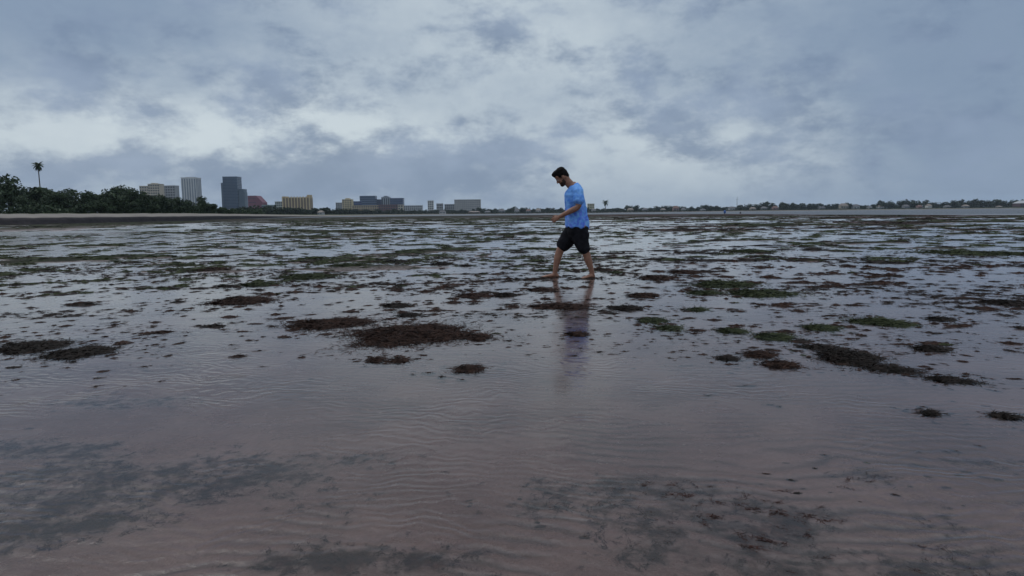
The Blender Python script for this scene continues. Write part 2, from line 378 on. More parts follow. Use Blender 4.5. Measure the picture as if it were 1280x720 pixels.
# single clumps: (px, py of centre, width px, height px, material, height m, label)
CL = [
 (300, 374, 64, 14, 'b', .05, 'low ragged brown seaweed clump at left, on bright wet sand below the green streaks'),
 (410, 403, 96, 15, 'b', .055, 'long dark brown seaweed clump just left of the largest mat'),
 (514, 417, 160, 32, 'b', .075, 'largest dark brown seaweed mat, left of the man\'s reflection'),
 (597, 418, 32, 14, 'b', .05, 'small brown tuft touching the right end of the largest seaweed mat'),
 (470, 448, 24, 10, 'b', .04, 'little brown tuft below the left half of the largest seaweed mat'),
 (500, 449, 24, 9, 'b', .03, 'little brown tuft below the middle of the largest seaweed mat'),
 (586, 460, 36, 11, 'b', .03, 'rusty brown seaweed scrap well below the largest seaweed mat'),
 (385, 341, 54, 16, 'g', .06, 'green and brown mottled seaweed clump right of the green streaks on the left'),
 (322, 353, 36, 10, 'g', .05, 'flat green seaweed clump directly above the low ragged brown clump at left'),
 (264, 334, 42, 10, 'b', .05, 'dark brown seaweed lump among green streaks on the left'),
 (285, 356, 18, 6, 'd', .04, 'small dark tuft left of the flat green clump at left'),
 (496, 380, 32, 9, 'd', .04, 'small oval dark clump above the largest seaweed mat'),
 (512, 392, 26, 8, 'd', .03, 'hooked dark scrap between the oval clump and the largest mat'),
 (552, 327, 26, 9, 'd', .08, 'round dark hump of seaweed standing out left of the walking man'),
 (582, 330, 12, 6, 'd', .06, 'small dark knob right of the round dark hump'),
 (590, 366, 34, 12, 'b', .05, 'brown seaweed clump in the row left of the man\'s front foot'),
 (632, 365, 26, 12, 'd', .06, 'dark peaked seaweed clump nearest the front foot of the man'),
 (436, 329, 40, 9, 'g', .05, 'green brown seaweed clump at mid left, above the mottled one'),
 (496, 326, 36, 5, 'd', .04, 'thin dark seaweed ridge left of the round dark hump'),
 (677, 360, 34, 9, 'b', .03, 'broken brown seaweed scraps just below the front foot of the man'),
 (700, 382, 70, 9, 'b', .045, 'long brown seaweed bar crossing the reflected legs of the man'),
 (722, 413, 26, 14, 'b', .02, 'thin brown seaweed patch on the reflected shirt of the man'),
 (784, 383, 36, 11, 'd', .05, 'dark seaweed clump right of the bar that crosses the reflection'),
 (803, 366, 34, 12, 'b', .055, 'dark brown rounded clump right of the man, below his rear foot level'),
 (820, 344, 38, 11, 'b', .06, 'brown black seaweed heap right of the man, left of the big green mat'),
 (858, 338, 34, 8, 'b', .05, 'narrow brown heap touching the upper left of the big green mat'),
 (770, 338, 16, 7, 'g', .05, 'small green tuft close to the right of the rear foot'),
 (905, 352, 62, 15, 'g', .05, 'main part of the big green mat on the right'),
 (950, 365, 64, 13, 'g', .04, 'lower right tongue of the big green mat'),
 (880, 363, 34, 11, 'g', .05, 'green clump hanging below the left of the big green mat'),
 (940, 310, 38, 12, 'g', .08, 'dark green hump far out at right of the big green mat'),
 (815, 399, 34, 9, 'g', .03, 'olive seaweed scrap upper of the two right of the reflection'),
 (835, 408, 30, 10, 'g', .03, 'olive seaweed scrap lower of the two right of the reflection'),
 (870, 386, 24, 6, 'g', .03, 'thin olive streak below the big green mat'),
 (915, 412, 32, 10, 'g', .035, 'narrow olive strip at right, left of the long olive clump'),
 (967, 420, 44, 10, 'g', .04, 'long olive clump sloping at right, above the darkest mat'),
 (1025, 408, 38, 11, 'g', .04, 'split olive clump at right, left of the smooth green one'),
 (1102, 402, 60, 11, 'g', .05, 'smooth green seaweed clump at the far right'),
 (1060, 444, 68, 21, 'd', .075, 'darkest thick seaweed mat at the lower right'),
 (1022, 433, 44, 7, 'd', .035, 'thin dark tail at the upper left of the darkest mat'),
 (952, 442, 34, 11, 'b', .04, 'brown seaweed clump left of the darkest mat'),
 (976, 455, 40, 12, 'b', .045, 'brown black clump lower left of the darkest mat'),
 (910, 444, 26, 14, 'd', .02, 'blurred dark patch of seaweed left of the brown clump at right'),
 (1113, 460, 56, 10, 'd', .04, 'ragged dark seaweed band under the right end of the darkest mat'),
 (1163, 435, 36, 9, 'd', .05, 'dark peaked seaweed lump right of the darkest mat'),
 (1175, 397, 26, 9, 'd', .03, 'small dark scrap right of the smooth green clump'),
 (1185, 474, 50, 9, 'd', .03, 'slanting dark seaweed strand at the lower right edge'),
 (1258, 378, 40, 7, 'd', .05, 'flat dark seaweed clump at the right edge of the flats'),
 (1225, 316, 104, 5, 'g', .04, 'long low dark green mat at the right edge farther out'),
 (1085, 596, 76, 24, 'b', .012, 'olive brown seaweed mat under thin water in the right foreground'),
 (1225, 577, 52, 11, 'b', .012, 'flat reddish seaweed patch in the foreground near the right edge'),
 (1163, 516, 20, 7, 'd', .03, 'tiny dark scrap above the rippled sand at right'),
 (1255, 519, 30, 9, 'd', .03, 'small dark seaweed scrap beside the right edge above the rippled sand'),
 (700, 632, 90, 22, 'b', .012, 'reddish seaweed mat under thin water at bottom centre'),
 (100, 440, 60, 14, 'd', .025, 'dark seaweed patch at the left edge beyond the foreground sand'),
 (40, 432, 60, 18, 'd', .03, 'dark seaweed patch touching the left edge'),
]
CM = {'b': M_BROWN, 'd': M_DARK, 'g': M_GREEN}
def build_clumps():
    rg = np.random.default_rng(21)
    for px, py, w, h, c, hm, lab in CL:
        hm = hm * .62
        pn = on_ground(px, py + h / 2); rn = float(np.hypot(*pn)); lift = hm * .7 * F_PX / rn
        pf = on_ground(px, min(py + h / 2 - 2, py - h / 2 + lift)); ry = max(.05, (np.hypot(*pf) - rn) / 2); cen = (pn + pf) / 2
        rx = w / 2 * float(np.hypot(*cen)) / F_PX; ry = min(ry, rx * 1.1)
        cen = pn + (pf - pn) / np.hypot(*(pf - pn)) * ry
        area = rx * ry * 3.14; d = float(np.hypot(*cen)); k = max(.42, d / 7)
        nf = int(min(9000, max(200, area * 10500 / k ** 1.4)))
        V, F = make_clump(rx * .95, ry, hm, nf, rg, .054 * k ** .5, .0066 * k ** .8, .72, 8, 44)
        o = obj('seaweed_clump', mesh_np('seaweed_clump', V, F, [CM[c]]), None, (cen[0], cen[1], -.012 if hm < .012 else max(-.001, float(ground_z(cen[:1], cen[1:])[0])) + .002))
        o.rotation_euler.z = -math.atan2(cen[0], cen[1])
        tag(o, lab, 'seaweed', 'seaweed clumps on the mud flat')
build_clumps()

def scatter(name, mat, tmpl, X, Y, S, label, spin=.5):
    """copies of a few small tangles merged into one ground cover"""
    Vs, F3, F4, off = [], [], [], 0
    rg = np.random.default_rng(len(X)); which = rg.integers(0, len(tmpl), len(X)); Z = np.maximum(ground_z(X, Y), np.where(np.hypot(X, Y) < 4.6, -.012, -.001)) + np.minimum(.004, S * .10)
    for t, (V, F) in enumerate(tmpl):
        I = np.where(which == t)[0]
        if not len(I): continue
        th = rg.uniform(-spin, spin, len(I)) + np.where(rg.uniform(size=len(I)) < .5, 0, math.pi) - np.arctan2(X[I], Y[I]); c, s = np.cos(th), np.sin(th)
        sx = S[I] * rg.uniform(.8, 1.9, len(I)); sy = S[I] * rg.uniform(.6, 1.1, len(I)); sz = S[I] * rg.uniform(.6, 1.3, len(I))
        x = V[None, :, 0] * sx[:, None]; y = V[None, :, 1] * sy[:, None]
        Q = np.stack([x * c[:, None] - y * s[:, None] + X[I][:, None], x * s[:, None] + y * c[:, None] + Y[I][:, None], V[None, :, 2] * sz[:, None] + Z[I][:, None]], -1)
        base = off + np.arange(len(I))[:, None, None] * len(V)
        F3.append((F[0][None] + base).reshape(-1, 3)); F4.append((F[1][None] + base).reshape(-1, 4)); Vs.append(Q.reshape(-1, 3)); off += len(I) * len(V)
    me = mesh_np(name, np.concatenate(Vs), [np.concatenate(F3), np.concatenate(F4)], [mat])
    return tag(obj(name, me), label, None, None, 'stuff')

def build_scatter():
    rg = np.random.default_rng(5)
    def pts(n, r0, r1):
        r = np.sqrt(rg.uniform(r0 * r0, r1 * r1, n)); a = rg.uniform(-R(43), R(43), n)
        return np.sin(a) * r, np.cos(a) * r, r, a
    # close scraps
    T0 = [make_clump(1, .8, .26, 34, rg, .42, .10, .8, 3, 14) for _ in range(6)]
    x, y, r, a = pts(60000, 2.6, 16)
    f = fbm(x * .9 / 1.6 + 2, y * .9, 5, .62)
    pr = ss(f, .16 - .14 * ss(r, 6, 12), .42) * (.045 + .10 * ss(r, 6.5, 11)) + .004 * ss(r, 3.5, 6)
    pr = pr * (.25 + .75 * ss(r, 4, 6.5)) * 1.7
    k = rg.uniform(size=len(x)) < pr; x, y, r, a = x[k], y[k], r[k], a[k]
    ncr = len(x)
    for ob in [o for o in COL.objects if o.name.startswith('seaweed_clump')]:     # crumbs shed round the bigger clumps
        d = ob.dimensions; m = 10 + int(16 * min(1, d.x)); t = rg.uniform(0, 6.28, m); q = rg.uniform(.45, 1.1, m)
        x = np.append(x, ob.location.x + np.cos(t) * q * d.x * .75); y = np.append(y, ob.location.y + np.sin(t) * q * max(d.y, .3) * .7)
    r = np.hypot(x, y)
    s = .010 + .085 * rg.power(.38, len(x)) * ss(r, 2, 9) + rg.uniform(0, .02, len(x))
    s = s * np.where(np.arange(len(s)) < ncr, 1, .55)
    w, g = weed_fields(x, y); c = g + rg.normal(0, .35, len(x))
    scatter('seaweed_scraps', M_BROWN, T0, x[c < .35], y[c < .35], s[c < .35], 'small brown seaweed scraps littered over the near wet sand')
    q = (c >= .35) & (c < .75); scatter('seaweed_scraps', M_DARK, T0, x[q], y[q], s[q], 'small blackish seaweed scraps littered over the near wet sand')
    q = c >= .75; scatter('seaweed_scraps', M_GREEN, T0, x[q], y[q], s[q], 'small green seaweed scraps littered over the near wet sand')
    # tangled blades over the drowned mats in the foreground
    TB = [make_clump(1, .8, .10, 24, rg, .95, .085, .9, 1, 8, .6, .22) for _ in range(6)]
    x, y, r, a = pts(52000, 1.6, 5.5); w, g = weed_fields(x, y); k = rg.uniform(size=len(x)) < .75 * w ** 1.5
    scatter('seaweed_mat', M_RED, TB, x[k], y[k], rg.uniform(.006, .022, k.sum()), 'reddish brown weed mats lying under thin water in the foreground', 1.6)
    TF = [make_clump(1, .7, .16, 20, rg, .60, .11, 1.0, 1, 10, 1.0, .6) for _ in range(8)]
    x, y, r, a = pts(70000, 3.5, 18); f = fbm(x * .55 / 1.8 + 71, y * .55, 5, .65)
    pr = (.045 + .42 * ss(f, -.08, .35)) * ss(r, 3.4, 6.0) * (1 + .9 * ss(r, 13, 7))
    k = rg.uniform(size=len(x)) < pr * .62; x, y, r = x[k], y[k], r[k]
    scatter('seaweed_flecks', M_DARK, TF, x, y, .008 + .066 * rg.power(.42, len(x)) * (.35 + .65 * ss(r, 5, 11)), 'countless dark weed flecks strewn over the wet flat round the man')
    # middle distance
    T1 = [make_clump(1, .7, .17, 26, rg, .42, .11, .9, 2, 13, .6) for _ in range(6)]
    x, y, r, a = pts(50000, 14, 48)
    w, g = weed_fields(x, y)
    pr = (.03 + .16 * w + .10 * ss(fbm(x * .5, y * .5 + 60, 4, .6), -.1, .25)) * (1 - .4 * ss(r, 18, 45))
    k = rg.uniform(size=len(x)) < pr * .9; x, y, r, g = x[k], y[k], r[k], g[k]
    s = .06 + .22 * rg.power(.6, len(x)); c = g + rg.normal(0, .4, len(x)); q = c < .55
    scatter('seaweed_drift', M_DARK, T1, x[q], y[q], s[q], 'dark seaweed drifts scattered over the flats beyond the man')
    scatter('seaweed_drift', M_GREEN, T1, x[~q], y[~q], s[~q], 'green seaweed drifts scattered over the flats beyond the man')
    # far
    T2 = [make_clump(1, .7, .09, 16, rg, .42, .12, .9, 2, 12, .4) for _ in range(5)]
    x, y, r, a = pts(60000, 45, 150)
    w, g = weed_fields(x, y)
    k = (rg.uniform(size=len(x)) < (.035 + .07 * w) * (1 - .6 * ss(r, 60, 140)) * (.35 + .65 * ss(a, -.62, -.45))) & (r < R_mud(a) - 6)
    x, y, r, g = x[k], y[k], r[k], g[k]
    s = .25 + .55 * rg.power(.6, len(x)); c = g + rg.normal(0, .4, len(x)); q = c < .55
    scatter('seaweed_drift', M_DARK, T2, x[q], y[q], s[q], 'dark distant seaweed drifts on the outer mud flat')
    scatter('seaweed_drift', M_GREEN, T2, x[~q], y[~q], s[~q], 'green distant seaweed drifts on the outer mud flat')
build_scatter()

# ------------------------------------------------------------------ the walking person
def loft(rings, closed_ends=True, seg=20):
    """rings: (centre, axis_u * ru, axis_v * rv) -> closed tube with domed caps"""
    V, F = [], []
    for c, u, v in rings:
        for i in range(seg):
            t = 2 * math.pi * i / seg; V.append(c + u * math.cos(t) + v * math.sin(t))
    n = len(rings)
    for k in range(n - 1):
        for i in range(seg): F.append((k * seg + i, k * seg + (i + 1) % seg, (k + 1) * seg + (i + 1) % seg, (k + 1) * seg + i))
    F.append(tuple(range(seg))[::-1]); F.append(tuple((n - 1) * seg + i for i in range(seg)))
    return V, F
def limb(pts, seg=16):
    """pts: (x,y,z, r) or (x,y,z, r_side, r_front) chain -> tapered closed tube with rounded ends"""
    P = [Vector(p[:3]) for p in pts]; rings = []
    for i, p in enumerate(pts):
        d = (P[min(i + 1, len(P) - 1)] - P[max(i - 1, 0)]).normalized()
        u = Vector((0, 1, 0)); u = (u - d * u.dot(d))
        if u.length < .2: u = Vector((1, 0, 0)) - d * d.x
        u.normalize(); v = d.cross(u)
        a = p[3]; b = p[4] if len(p) > 4 else a
        if i == 0: rings.append((P[0] - d * a * .6, u * a * .55, v * b * .55)); rings.append((P[0] - d * a * .3, u * a * .86, v * b * .86))
        rings.append((P[i], u * a, v * b))
        if i == len(P) - 1: rings.append((P[i] + d * a * .35, u * a * .86, v * b * .86)); rings.append((P[i] + d * a * .7, u * a * .5, v * b * .5))
    return loft(rings, seg=seg)
class Blob:
    def __init__(s): s.bm = bmesh.new()
    def add(s, VF):
        V, F = VF; vs = [s.bm.verts.new(v) for v in V]
        for f in F: s.bm.faces.new([vs[i] for i in f])
    def ball(s, c, r, M=None, seg=24):
        mat = Matrix.Translation(c) @ (M.to_4x4() if M else Matrix.Identity(4)) @ Matrix.Diagonal((*r, 1))
        bmesh.ops.create_uvsphere(s.bm, u_segments=seg, v_segments=seg // 2 + 2, radius=1, matrix=mat)
    def fuse(s, name, mat, voxel, smooth=4, parent=None, disp=None):
        bmesh.ops.recalc_face_normals(s.bm, faces=s.bm.faces)
        me = bpy.data.meshes.new(name); s.bm.to_mesh(me); s.bm.free()
        o = bpy.data.objects.new(name, me); COL.objects.link(o)
        m = o.modifiers.new('r', 'REMESH'); m.mode = 'VOXEL'; m.voxel_size = voxel; m.use_smooth_shade = True
        m2 = o.modifiers.new('s', 'SMOOTH'); m2.iterations = smooth; m2.factor = .5
        dg = bpy.context.evaluated_depsgraph_get(); me2 = bpy.data.meshes.new_from_object(o.evaluated_get(dg), depsgraph=dg)
        o.modifiers.clear(); o.data = me2; me2.name = name; bpy.data.meshes.remove(me)
        if disp:
            n = len(me2.vertices); co = np.empty(n * 3, np.float32); no = np.empty(n * 3, np.float32)
            me2.vertices.foreach_get('co', co); me2.vertices.foreach_get('normal', no); co = co.reshape(-1, 3); no = no.reshape(-1, 3)
            co += no * disp(co)[:, None]; me2.vertices.foreach_set('co', co.ravel()); me2.update()
        me2.materials.clear(); me2.materials.append(mat)
        me2.polygons.foreach_set('use_smooth', np.ones(len(me2.polygons), bool))
        if parent: o.parent = parent
        return o

def skin_material():
    m, g, p, o = new_mat('skin')
    pos = g.node('ShaderNodeTexCoord').outputs['Object']
    n = g.noise(pos, 26, 4, .6)
    g.put(p.inputs['Base Color'], g.mix(g.sstep(n, .3, .7), (.25, .125, .08), (.18, .085, .055)))
    p.inputs['Roughness'].default_value = .5; p.inputs['Specular IOR Level'].default_value = .4
    return m
def shirt_material():
    m, g, p, o = new_mat('tie_dye_cotton')
    pos = g.node('ShaderNodeTexCoord').outputs['Object']
    x, y, z = g.sep(pos)
    n = g.noise(pos, 7.0, 5, .6, .8); n2 = g.noise(pos, 11.0, 4, .6, 1.2)
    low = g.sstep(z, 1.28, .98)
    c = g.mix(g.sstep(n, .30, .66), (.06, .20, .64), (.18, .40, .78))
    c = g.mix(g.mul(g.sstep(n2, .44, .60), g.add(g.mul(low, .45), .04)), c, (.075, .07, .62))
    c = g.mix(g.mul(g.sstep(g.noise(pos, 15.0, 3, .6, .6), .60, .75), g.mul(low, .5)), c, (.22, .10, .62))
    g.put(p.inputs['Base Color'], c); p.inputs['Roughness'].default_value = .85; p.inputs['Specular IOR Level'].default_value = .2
    return m
M_SKIN, M_SHIRT = skin_material(), shirt_material()
M_SHORTS = simple('black_shorts_cloth', (.014, .014, .018), (.008, .008, .010), 12, .9, .08)
M_HAIR = simple('dark_hair', (.008, .0065, .006), (.005, .0045, .0045), 60, .7, .08)
M_BEARD = simple('short_beard', (.048, .028, .020), (.026, .016, .012), 90, .7, .15)
M_EYE = simple('eye', (.55, .52, .48), None, 5, .2, .5)

def build_person():
    base = on_ground(717, 346.5); root = empty('person', (base[0], base[1], -.015))
    tag(root, 'man walking barefoot in blue tie dye shirt and black shorts, head bowed', 'person')
    B = Blob()
    # legs: far (right) leg forward, near (left) leg behind
    B.add(limb([(.06, .09, .84, .10, .11), (-.02, .09, .72, .088, .096), (-.11, .085, .59, .075, .082), (-.185, .08, .47, .058, .062), (-.215, .078, .40, .054, .062), (-.245, .075, .30, .053, .058), (-.270, .072, .18, .041, .042), (-.285, .07, .09, .034, .037), (-.285, .07, .055, .036, .042)]))
    B.add(limb([(-.245, .07, .035, .032, .030), (-.30, .07, .045, .036, .036), (-.37, .072, .034, .042, .026), (-.43, .075, .026, .046, .019), (-.465, .075, .022, .043, .015)]))
    for k in range(5): B.add(limb([(-.455 + .01 * k, .043 + .016 * k, .022, .0115 - .001 * k), (-.505 + .014 * k, .040 + .0175 * k, .017, .0105 - .001 * k)], 8))
    B.add(limb([(.07, -.09, .84, .10, .11), (.10, -.09, .70, .088, .096), (.135, -.09, .56, .074, .080), (.17, -.09, .43, .058, .060), (.195, -.09, .36, .053, .060), (.222, -.09, .27, .052, .058), (.255, -.09, .17, .040, .042), (.275, -.09, .09, .034, .037), (.277, -.09, .05, .036, .042)]))
    f = Vector((-.80, -.60, 0)); s = Vector((.60, -.80, 0)); h = Vector((.30, -.075, 0))
    def fp(t, w, z, a, b): v = h + f * t + s * w; return (v.x, v.y, z, a, b)
    B.add(limb([fp(0, 0, .035, .032, .030), fp(.05, 0, .045, .036, .036), fp(.125, 0, .034, .042, .026), fp(.185, 0, .026, .046, .019), fp(.22, 0, .022, .043, .015)]))
    for k in range(5): B.add(limb([fp(.21 - .01 * k, .032 - .016 * k, .022, .0115 - .001 * k, .0115 - .001 * k), fp(.262 - .014 * k, .034 - .0175 * k, .017, .0105 - .001 * k, .0105 - .001 * k)], 8))
    # pelvis, trunk, neck
    B.add(limb([(.075, 0, .80, .155, .105), (.06, 0, .90, .16, .112), (.045, 0, 1.02, .145, .100), (.025, 0, 1.15, .155, .110), (.008, 0, 1.28, .175, .115), (.012, 0, 1.36, .165, .095), (.0, 0, 1.41, .10, .075)], 24))
    B.add(limb([(.0, 0, 1.38, .085, .08), (-.03, 0, 1.425, .062, .066), (-.085, 0, 1.475, .055, .062), (-.13, 0, 1.51, .055, .06)], 18))
    # arms
    B.add(limb([(.03, -.165, 1.365, .062, .066), (.045, -.205, 1.31, .056, .060), (.052, -.225, 1.21, .047, .052), (.055, -.235, 1.115, .042, .045), (.03, -.233, 1.085, .042, .042), (-.03, -.224, 1.055, .042, .046), (-.12, -.205, 1.01, .034, .038), (-.22, -.18, .957, .026, .030)]))
    B.add(limb([(.03, .165, 1.365, .062, .066), (.06, .205, 1.30, .056, .060), (.09, .235, 1.20, .047, .050), (.115, .245, 1.11, .042, .045), (.11, .25, 1.02, .038, .042), (.085, .25, .93, .030, .032), (.065, .25, .86, .026, .028)]))
    def hand(w, d, side, up, curl):
        """w wrist, d forearm direction, side towards thumb, up = back of hand"""
        w, d, side, up = Vector(w), Vector(d).normalized(), Vector(side).normalized(), Vector(up).normalized()
        P = lambda a, b, c: w + d * a + side * b + up * c
        rings = [(P(-.01, 0, 0), side * .026, up * .021), (P(.02, 0, 0), side * .033, up * .017), (P(.055, .0, .002), side * .042, up * .015), (P(.088, 0, .0), side * .041, up * .012), (P(.096, 0, 0), side * .034, up * .009)]
        B.add(loft(rings, seg=16))
        for k, (b, L) in enumerate(((.030, .072), (.010, .080), (-.010, .074), (-.029, .058))):
            p0 = P(.088, b, 0); pts = [(*p0, .0092)]; ang = 0; cur = p0
            for j, fr in enumerate((.45, .32, .23)):
                ang += curl * (.8 + .12 * k); cur = cur + (d * math.cos(ang) - up * math.sin(ang)) * L * fr + side * (b * .08); pts.append((*cur, .0088 - .0008 * j))
            B.add(limb(pts, 8))
        t0 = P(.025, .030, -.004); t1 = P(.052, .052, -.014); t2 = P(.078, .056, -.026); t3 = P(.098, .048, -.034)
        B.add(limb([(*t0, .014), (*t1, .0115), (*t2, .010), (*t3, .0085)], 8))
    hand((-.235, -.176, .949), (-.86, .22, -.46), (-.40, .25, .88), (-.25, -.95, .05), .55)
    hand((.062, .25, .845), (-.15, 0, -1), (-1, .05, .15), (.05, 1, .0), .35)
    # head, bowed
    T = R(38); hc = Vector((-.178, 0, 1.555)); HM = Matrix.Rotation(-T, 3, 'Y')       # local: -x is the face, z the crown
    H = lambda x, y, z: hc + HM @ Vector((x, y, z))
    B.ball(H(.012, 0, .028), (.098, .077, .092), HM); B.ball(H(-.022, 0, -.045), (.070, .062, .070), HM); B.ball(H(-.052, 0, -.092), (.038, .040, .030), HM)
    B.ball(H(-.078, 0, .024), (.018, .050, .014), HM); B.ball(H(-.060, 0, .055), (.035, .058, .045), HM)
    B.add(limb([(*H(-.086, 0, .018), .009), (*H(-.098, 0, -.008), .011), (*H(-.108, 0, -.028), .014)], 10)); B.ball(H(-.094, .012, -.030), (.012, .009, .008), HM); B.ball(H(-.094, -.012, -.030), (.012, .009, .008), HM)
    B.ball(H(-.084, 0, -.062), (.010, .024, .006), HM); B.ball(H(-.082, 0, -.072), (.010, .021, .007), HM)
    for sy in (-1, 1):
        B.ball(H(-.062, sy * .040, -.022), (.022, .020, .022), HM)
        B.ball(H(.012, sy * .078, -.012), (.020, .008, .031), HM); B.ball(H(.006, sy * .078, -.034), (.010, .007, .012), HM)
        B.add(limb([(*H(-.005, sy * .042, -.055), .02), (*H(-.045, sy * .030, -.088), .018)], 8))
    B.add(limb([(*H(.035, 0, -.02), .066, .062), (*H(.03, 0, -.09), .056, .058), (-.045, 0, 1.435, .064, .066)], 18))
    B.fuse('body', M_SKIN, .0056, 3, root)
    for sy in (-1, 1):
        e = Blob(); e.ball(H(-.077, sy * .031, .002), (.012, .013, .010), HM, 12)
        me = bpy.data.meshes.new('eye'); e.bm.to_mesh(me); e.bm.free(); me.materials.append(M_EYE); obj('eye', me, root)
    # hair: cap with longer top, faded sides; beard round the jaw
    Hb = Blob()
    Hb.ball(H(.016, 0, .040), (.106, .083, .094), HM); Hb.ball(H(-.030, 0, .085), (.072, .066, .042), HM); Hb.ball(H(-.066, 0, .078), (.034, .055, .030), HM)
    Hb.ball(H(-.028, 0, .108), (.082, .066, .040), HM); Hb.ball(H(.030, 0, .085), (.085, .078, .065), HM)
    Hb.ball(H(.060, 0, .0), (.055, .064, .075), HM); Hb.ball(H(.0, 0, .105), (.075, .060, .032), HM)
    hair = Hb.fuse('hair', M_HAIR, .006, 2, root, lambda c: .006 * fbm(c[:, 0] * 55 + c[:, 1] * 40, c[:, 2] * 55 + c[:, 1] * 23, 3))
    bmh = bmesh.new(); bmh.from_mesh(hair.data)                                 # keep the face and ears free
    inv = HM.transposed(); kill = []
    for v in bmh.verts:
        q = inv @ (v.co - hc)
        if (q.x < -.045 and q.z < .050) or (q.x < -.032 and q.z < .012) or (q.x < .030 and q.z < -.035) or q.z < -.065: kill.append(v)
    bmesh.ops.delete(bmh, geom=kill, context='VERTS'); bmh.to_mesh(hair.data); bmh.free()
    Bb = Blob(); Bb.ball(H(-.024, 0, -.062), (.0735, .067, .0625), HM); Bb.ball(H(-.008, 0, -.045), (.047, .0655, .05), HM); Bb.ball(H(-.056, 0, -.094), (.042, .043, .034), HM)
    beard = Bb.fuse('beard', M_BEARD, .006, 2, root, lambda c: .003 * fbm(c[:, 0] * 70, c[:, 2] * 70 + c[:, 1] * 50, 3))
    bmh = bmesh.new(); bmh.from_mesh(beard.data); kill = []
    for v in bmh.verts:
        q = inv @ (v.co - hc)
        if q.z > (-.052 if q.x < -.040 else -.030) or q.x > .005: kill.append(v)
        elif abs(q.y) < .020 and q.x < -.07 and q.z > -.080: kill.append(v)
    bmesh.ops.delete(bmh, geom=kill, context='VERTS'); bmh.to_mesh(beard.data); bmh.free()
    # shirt: loose, hanging back over the shorts
    S = Blob()
    def sec(cx, z, rx, ry, k=0): return (Vector((cx, 0, z)), Vector((rx, 0, -k * rx)), Vector((0, ry, 0)))
    S.add(loft([sec(.056, .785, .172, .205, .06), sec(.056, .80, .175, .207, .06), sec(.052, .90, .168, .200, .04), sec(.045, 1.0, .158, .192), sec(.035, 1.10, .155, .192), sec(.020, 1.20, .154, .202), sec(.006, 1.28, .150, .208),
                sec(.010, 1.35, .128, .196, -.1), sec(.018, 1.40, .098, .150, -.15), sec(.008, 1.435, .078, .095, -.25), sec(-.002, 1.452, .070, .076, -.3)], seg=36))
    S.add(limb([(.025, -.14, 1.375, .072, .082), (.045, -.200, 1.33, .070, .080), (.056, -.228, 1.25, .068, .080), (.062, -.240, 1.185, .068, .084)], 20))
    S.add(limb([(.025, .14, 1.375, .072, .082), (.060, .200, 1.32, .070, .080), (.090, .236, 1.24, .068, .080), (.105, .246, 1.18, .068, .082)], 20))
    def folds(c):
        x, y, z = c[:, 0], c[:, 1], c[:, 2]
        lo = ss(-z, -1.30, -.95)
        return .015 * fbm(x * 5 + z * 6 + y * 3, z * 4 - x * 5, 3) + .006 * np.abs(fbm(x * 9 - z * 10 + y * 5, z * 5 + x * 6, 2)) + .013 * lo * np.sin((np.arctan2(y, x - .05)) * 7 + z * 5 + 1.3 * fbm(x * 4, z * 4, 2)) + .004 * fbm(x * 16 + y * 9, z * 14, 3)
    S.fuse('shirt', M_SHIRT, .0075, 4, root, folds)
    # shorts: wide legs to just above the knee
    K = Blob()
    K.add(limb([(.065, 0, .86, .175, .15), (.06, 0, .78, .185, .158), (.055, 0, .70, .18, .155)], 28))
    K.add(limb([(.045, .085, .76, .10, .15), (-.03, .088, .68, .105, .142), (-.10, .088, .58, .102, .122), (-.150, .085, .51, .100, .112), (-.158, .085, .495, .100, .110)], 24))
    K.add(limb([(.075, -.085, .76, .10, .15), (.095, -.09, .66, .106, .135), (.12, -.092, .55, .102, .112), (.145, -.092, .475, .100, .098), (.150, -.092, .455, .100, .096)], 24))
    def cf(c): return .012 * fbm(c[:, 0] * 6 + c[:, 2] * 5, c[:, 2] * 6 + c[:, 1] * 7, 3) + .004 * np.sin(c[:, 2] * 26 + c[:, 0] * 14 + 3 * fbm(c[:, 0] * 5, c[:, 2] * 5, 2))
    K.fuse('shorts', M_SHORTS, .0085, 3, root, cf)
build_person()

# ------------------------------------------------------------------ trees
def crown_mesh(rx, rz, z0, nleaf, leaf, rg, lobes=9, flat=.55, mat=None):
    """leaf clusters spread over several lobes; ragged outline with gaps"""
    c = rg.normal(0, 1, (lobes, 3)); c /= np.linalg.norm(c, axis=1)[:, None]; c *= rg.uniform(.25, .72, (lobes, 1))
    c = c * [rx, rx, rz] + [0, 0, z0 + rz]; lr = rg.uniform(.32, .52, lobes)
    k = rg.integers(0, lobes, nleaf); d = rg.normal(0, 1, (nleaf, 3)); d /= np.linalg.norm(d, axis=1)[:, None]
    P = c[k] + d * (rg.uniform(.35, 1.08, (nleaf, 1)) ** .6) * lr[k][:, None] * [rx, rx, rz]
    nrm = d + rg.normal(0, .7, (nleaf, 3)); nrm /= np.linalg.norm(nrm, axis=1)[:, None]
    t = np.cross(nrm, rg.normal(0, 1, (nleaf, 3))); t /= np.linalg.norm(t, axis=1)[:, None]; b = np.cross(nrm, t)
    s = leaf * rg.uniform(.5, 1.3, (nleaf, 1)); e = rg.uniform(.5, .9, (nleaf, 1))
    V = np.stack([P - t * s, P + b * s * e, P + t * s, P - b * s * e + nrm * s * .3], 1).reshape(-1, 3)
    return V, np.arange(nleaf * 4).reshape(-1, 4)
def tube_mesh(paths, seg=7):
    V, F = [], []
    for pts in paths:
        v, f = limb(pts, seg); o = len(V); V += [tuple(q) for q in v]; F += [tuple(i + o for i in q) for q in f]
    return V, F
def pymesh(name, V, F, m):
    me = bpy.data.meshes.new(name); me.from_pydata([tuple(v) for v in V], [], F); me.update(); me.materials.append(m); return me

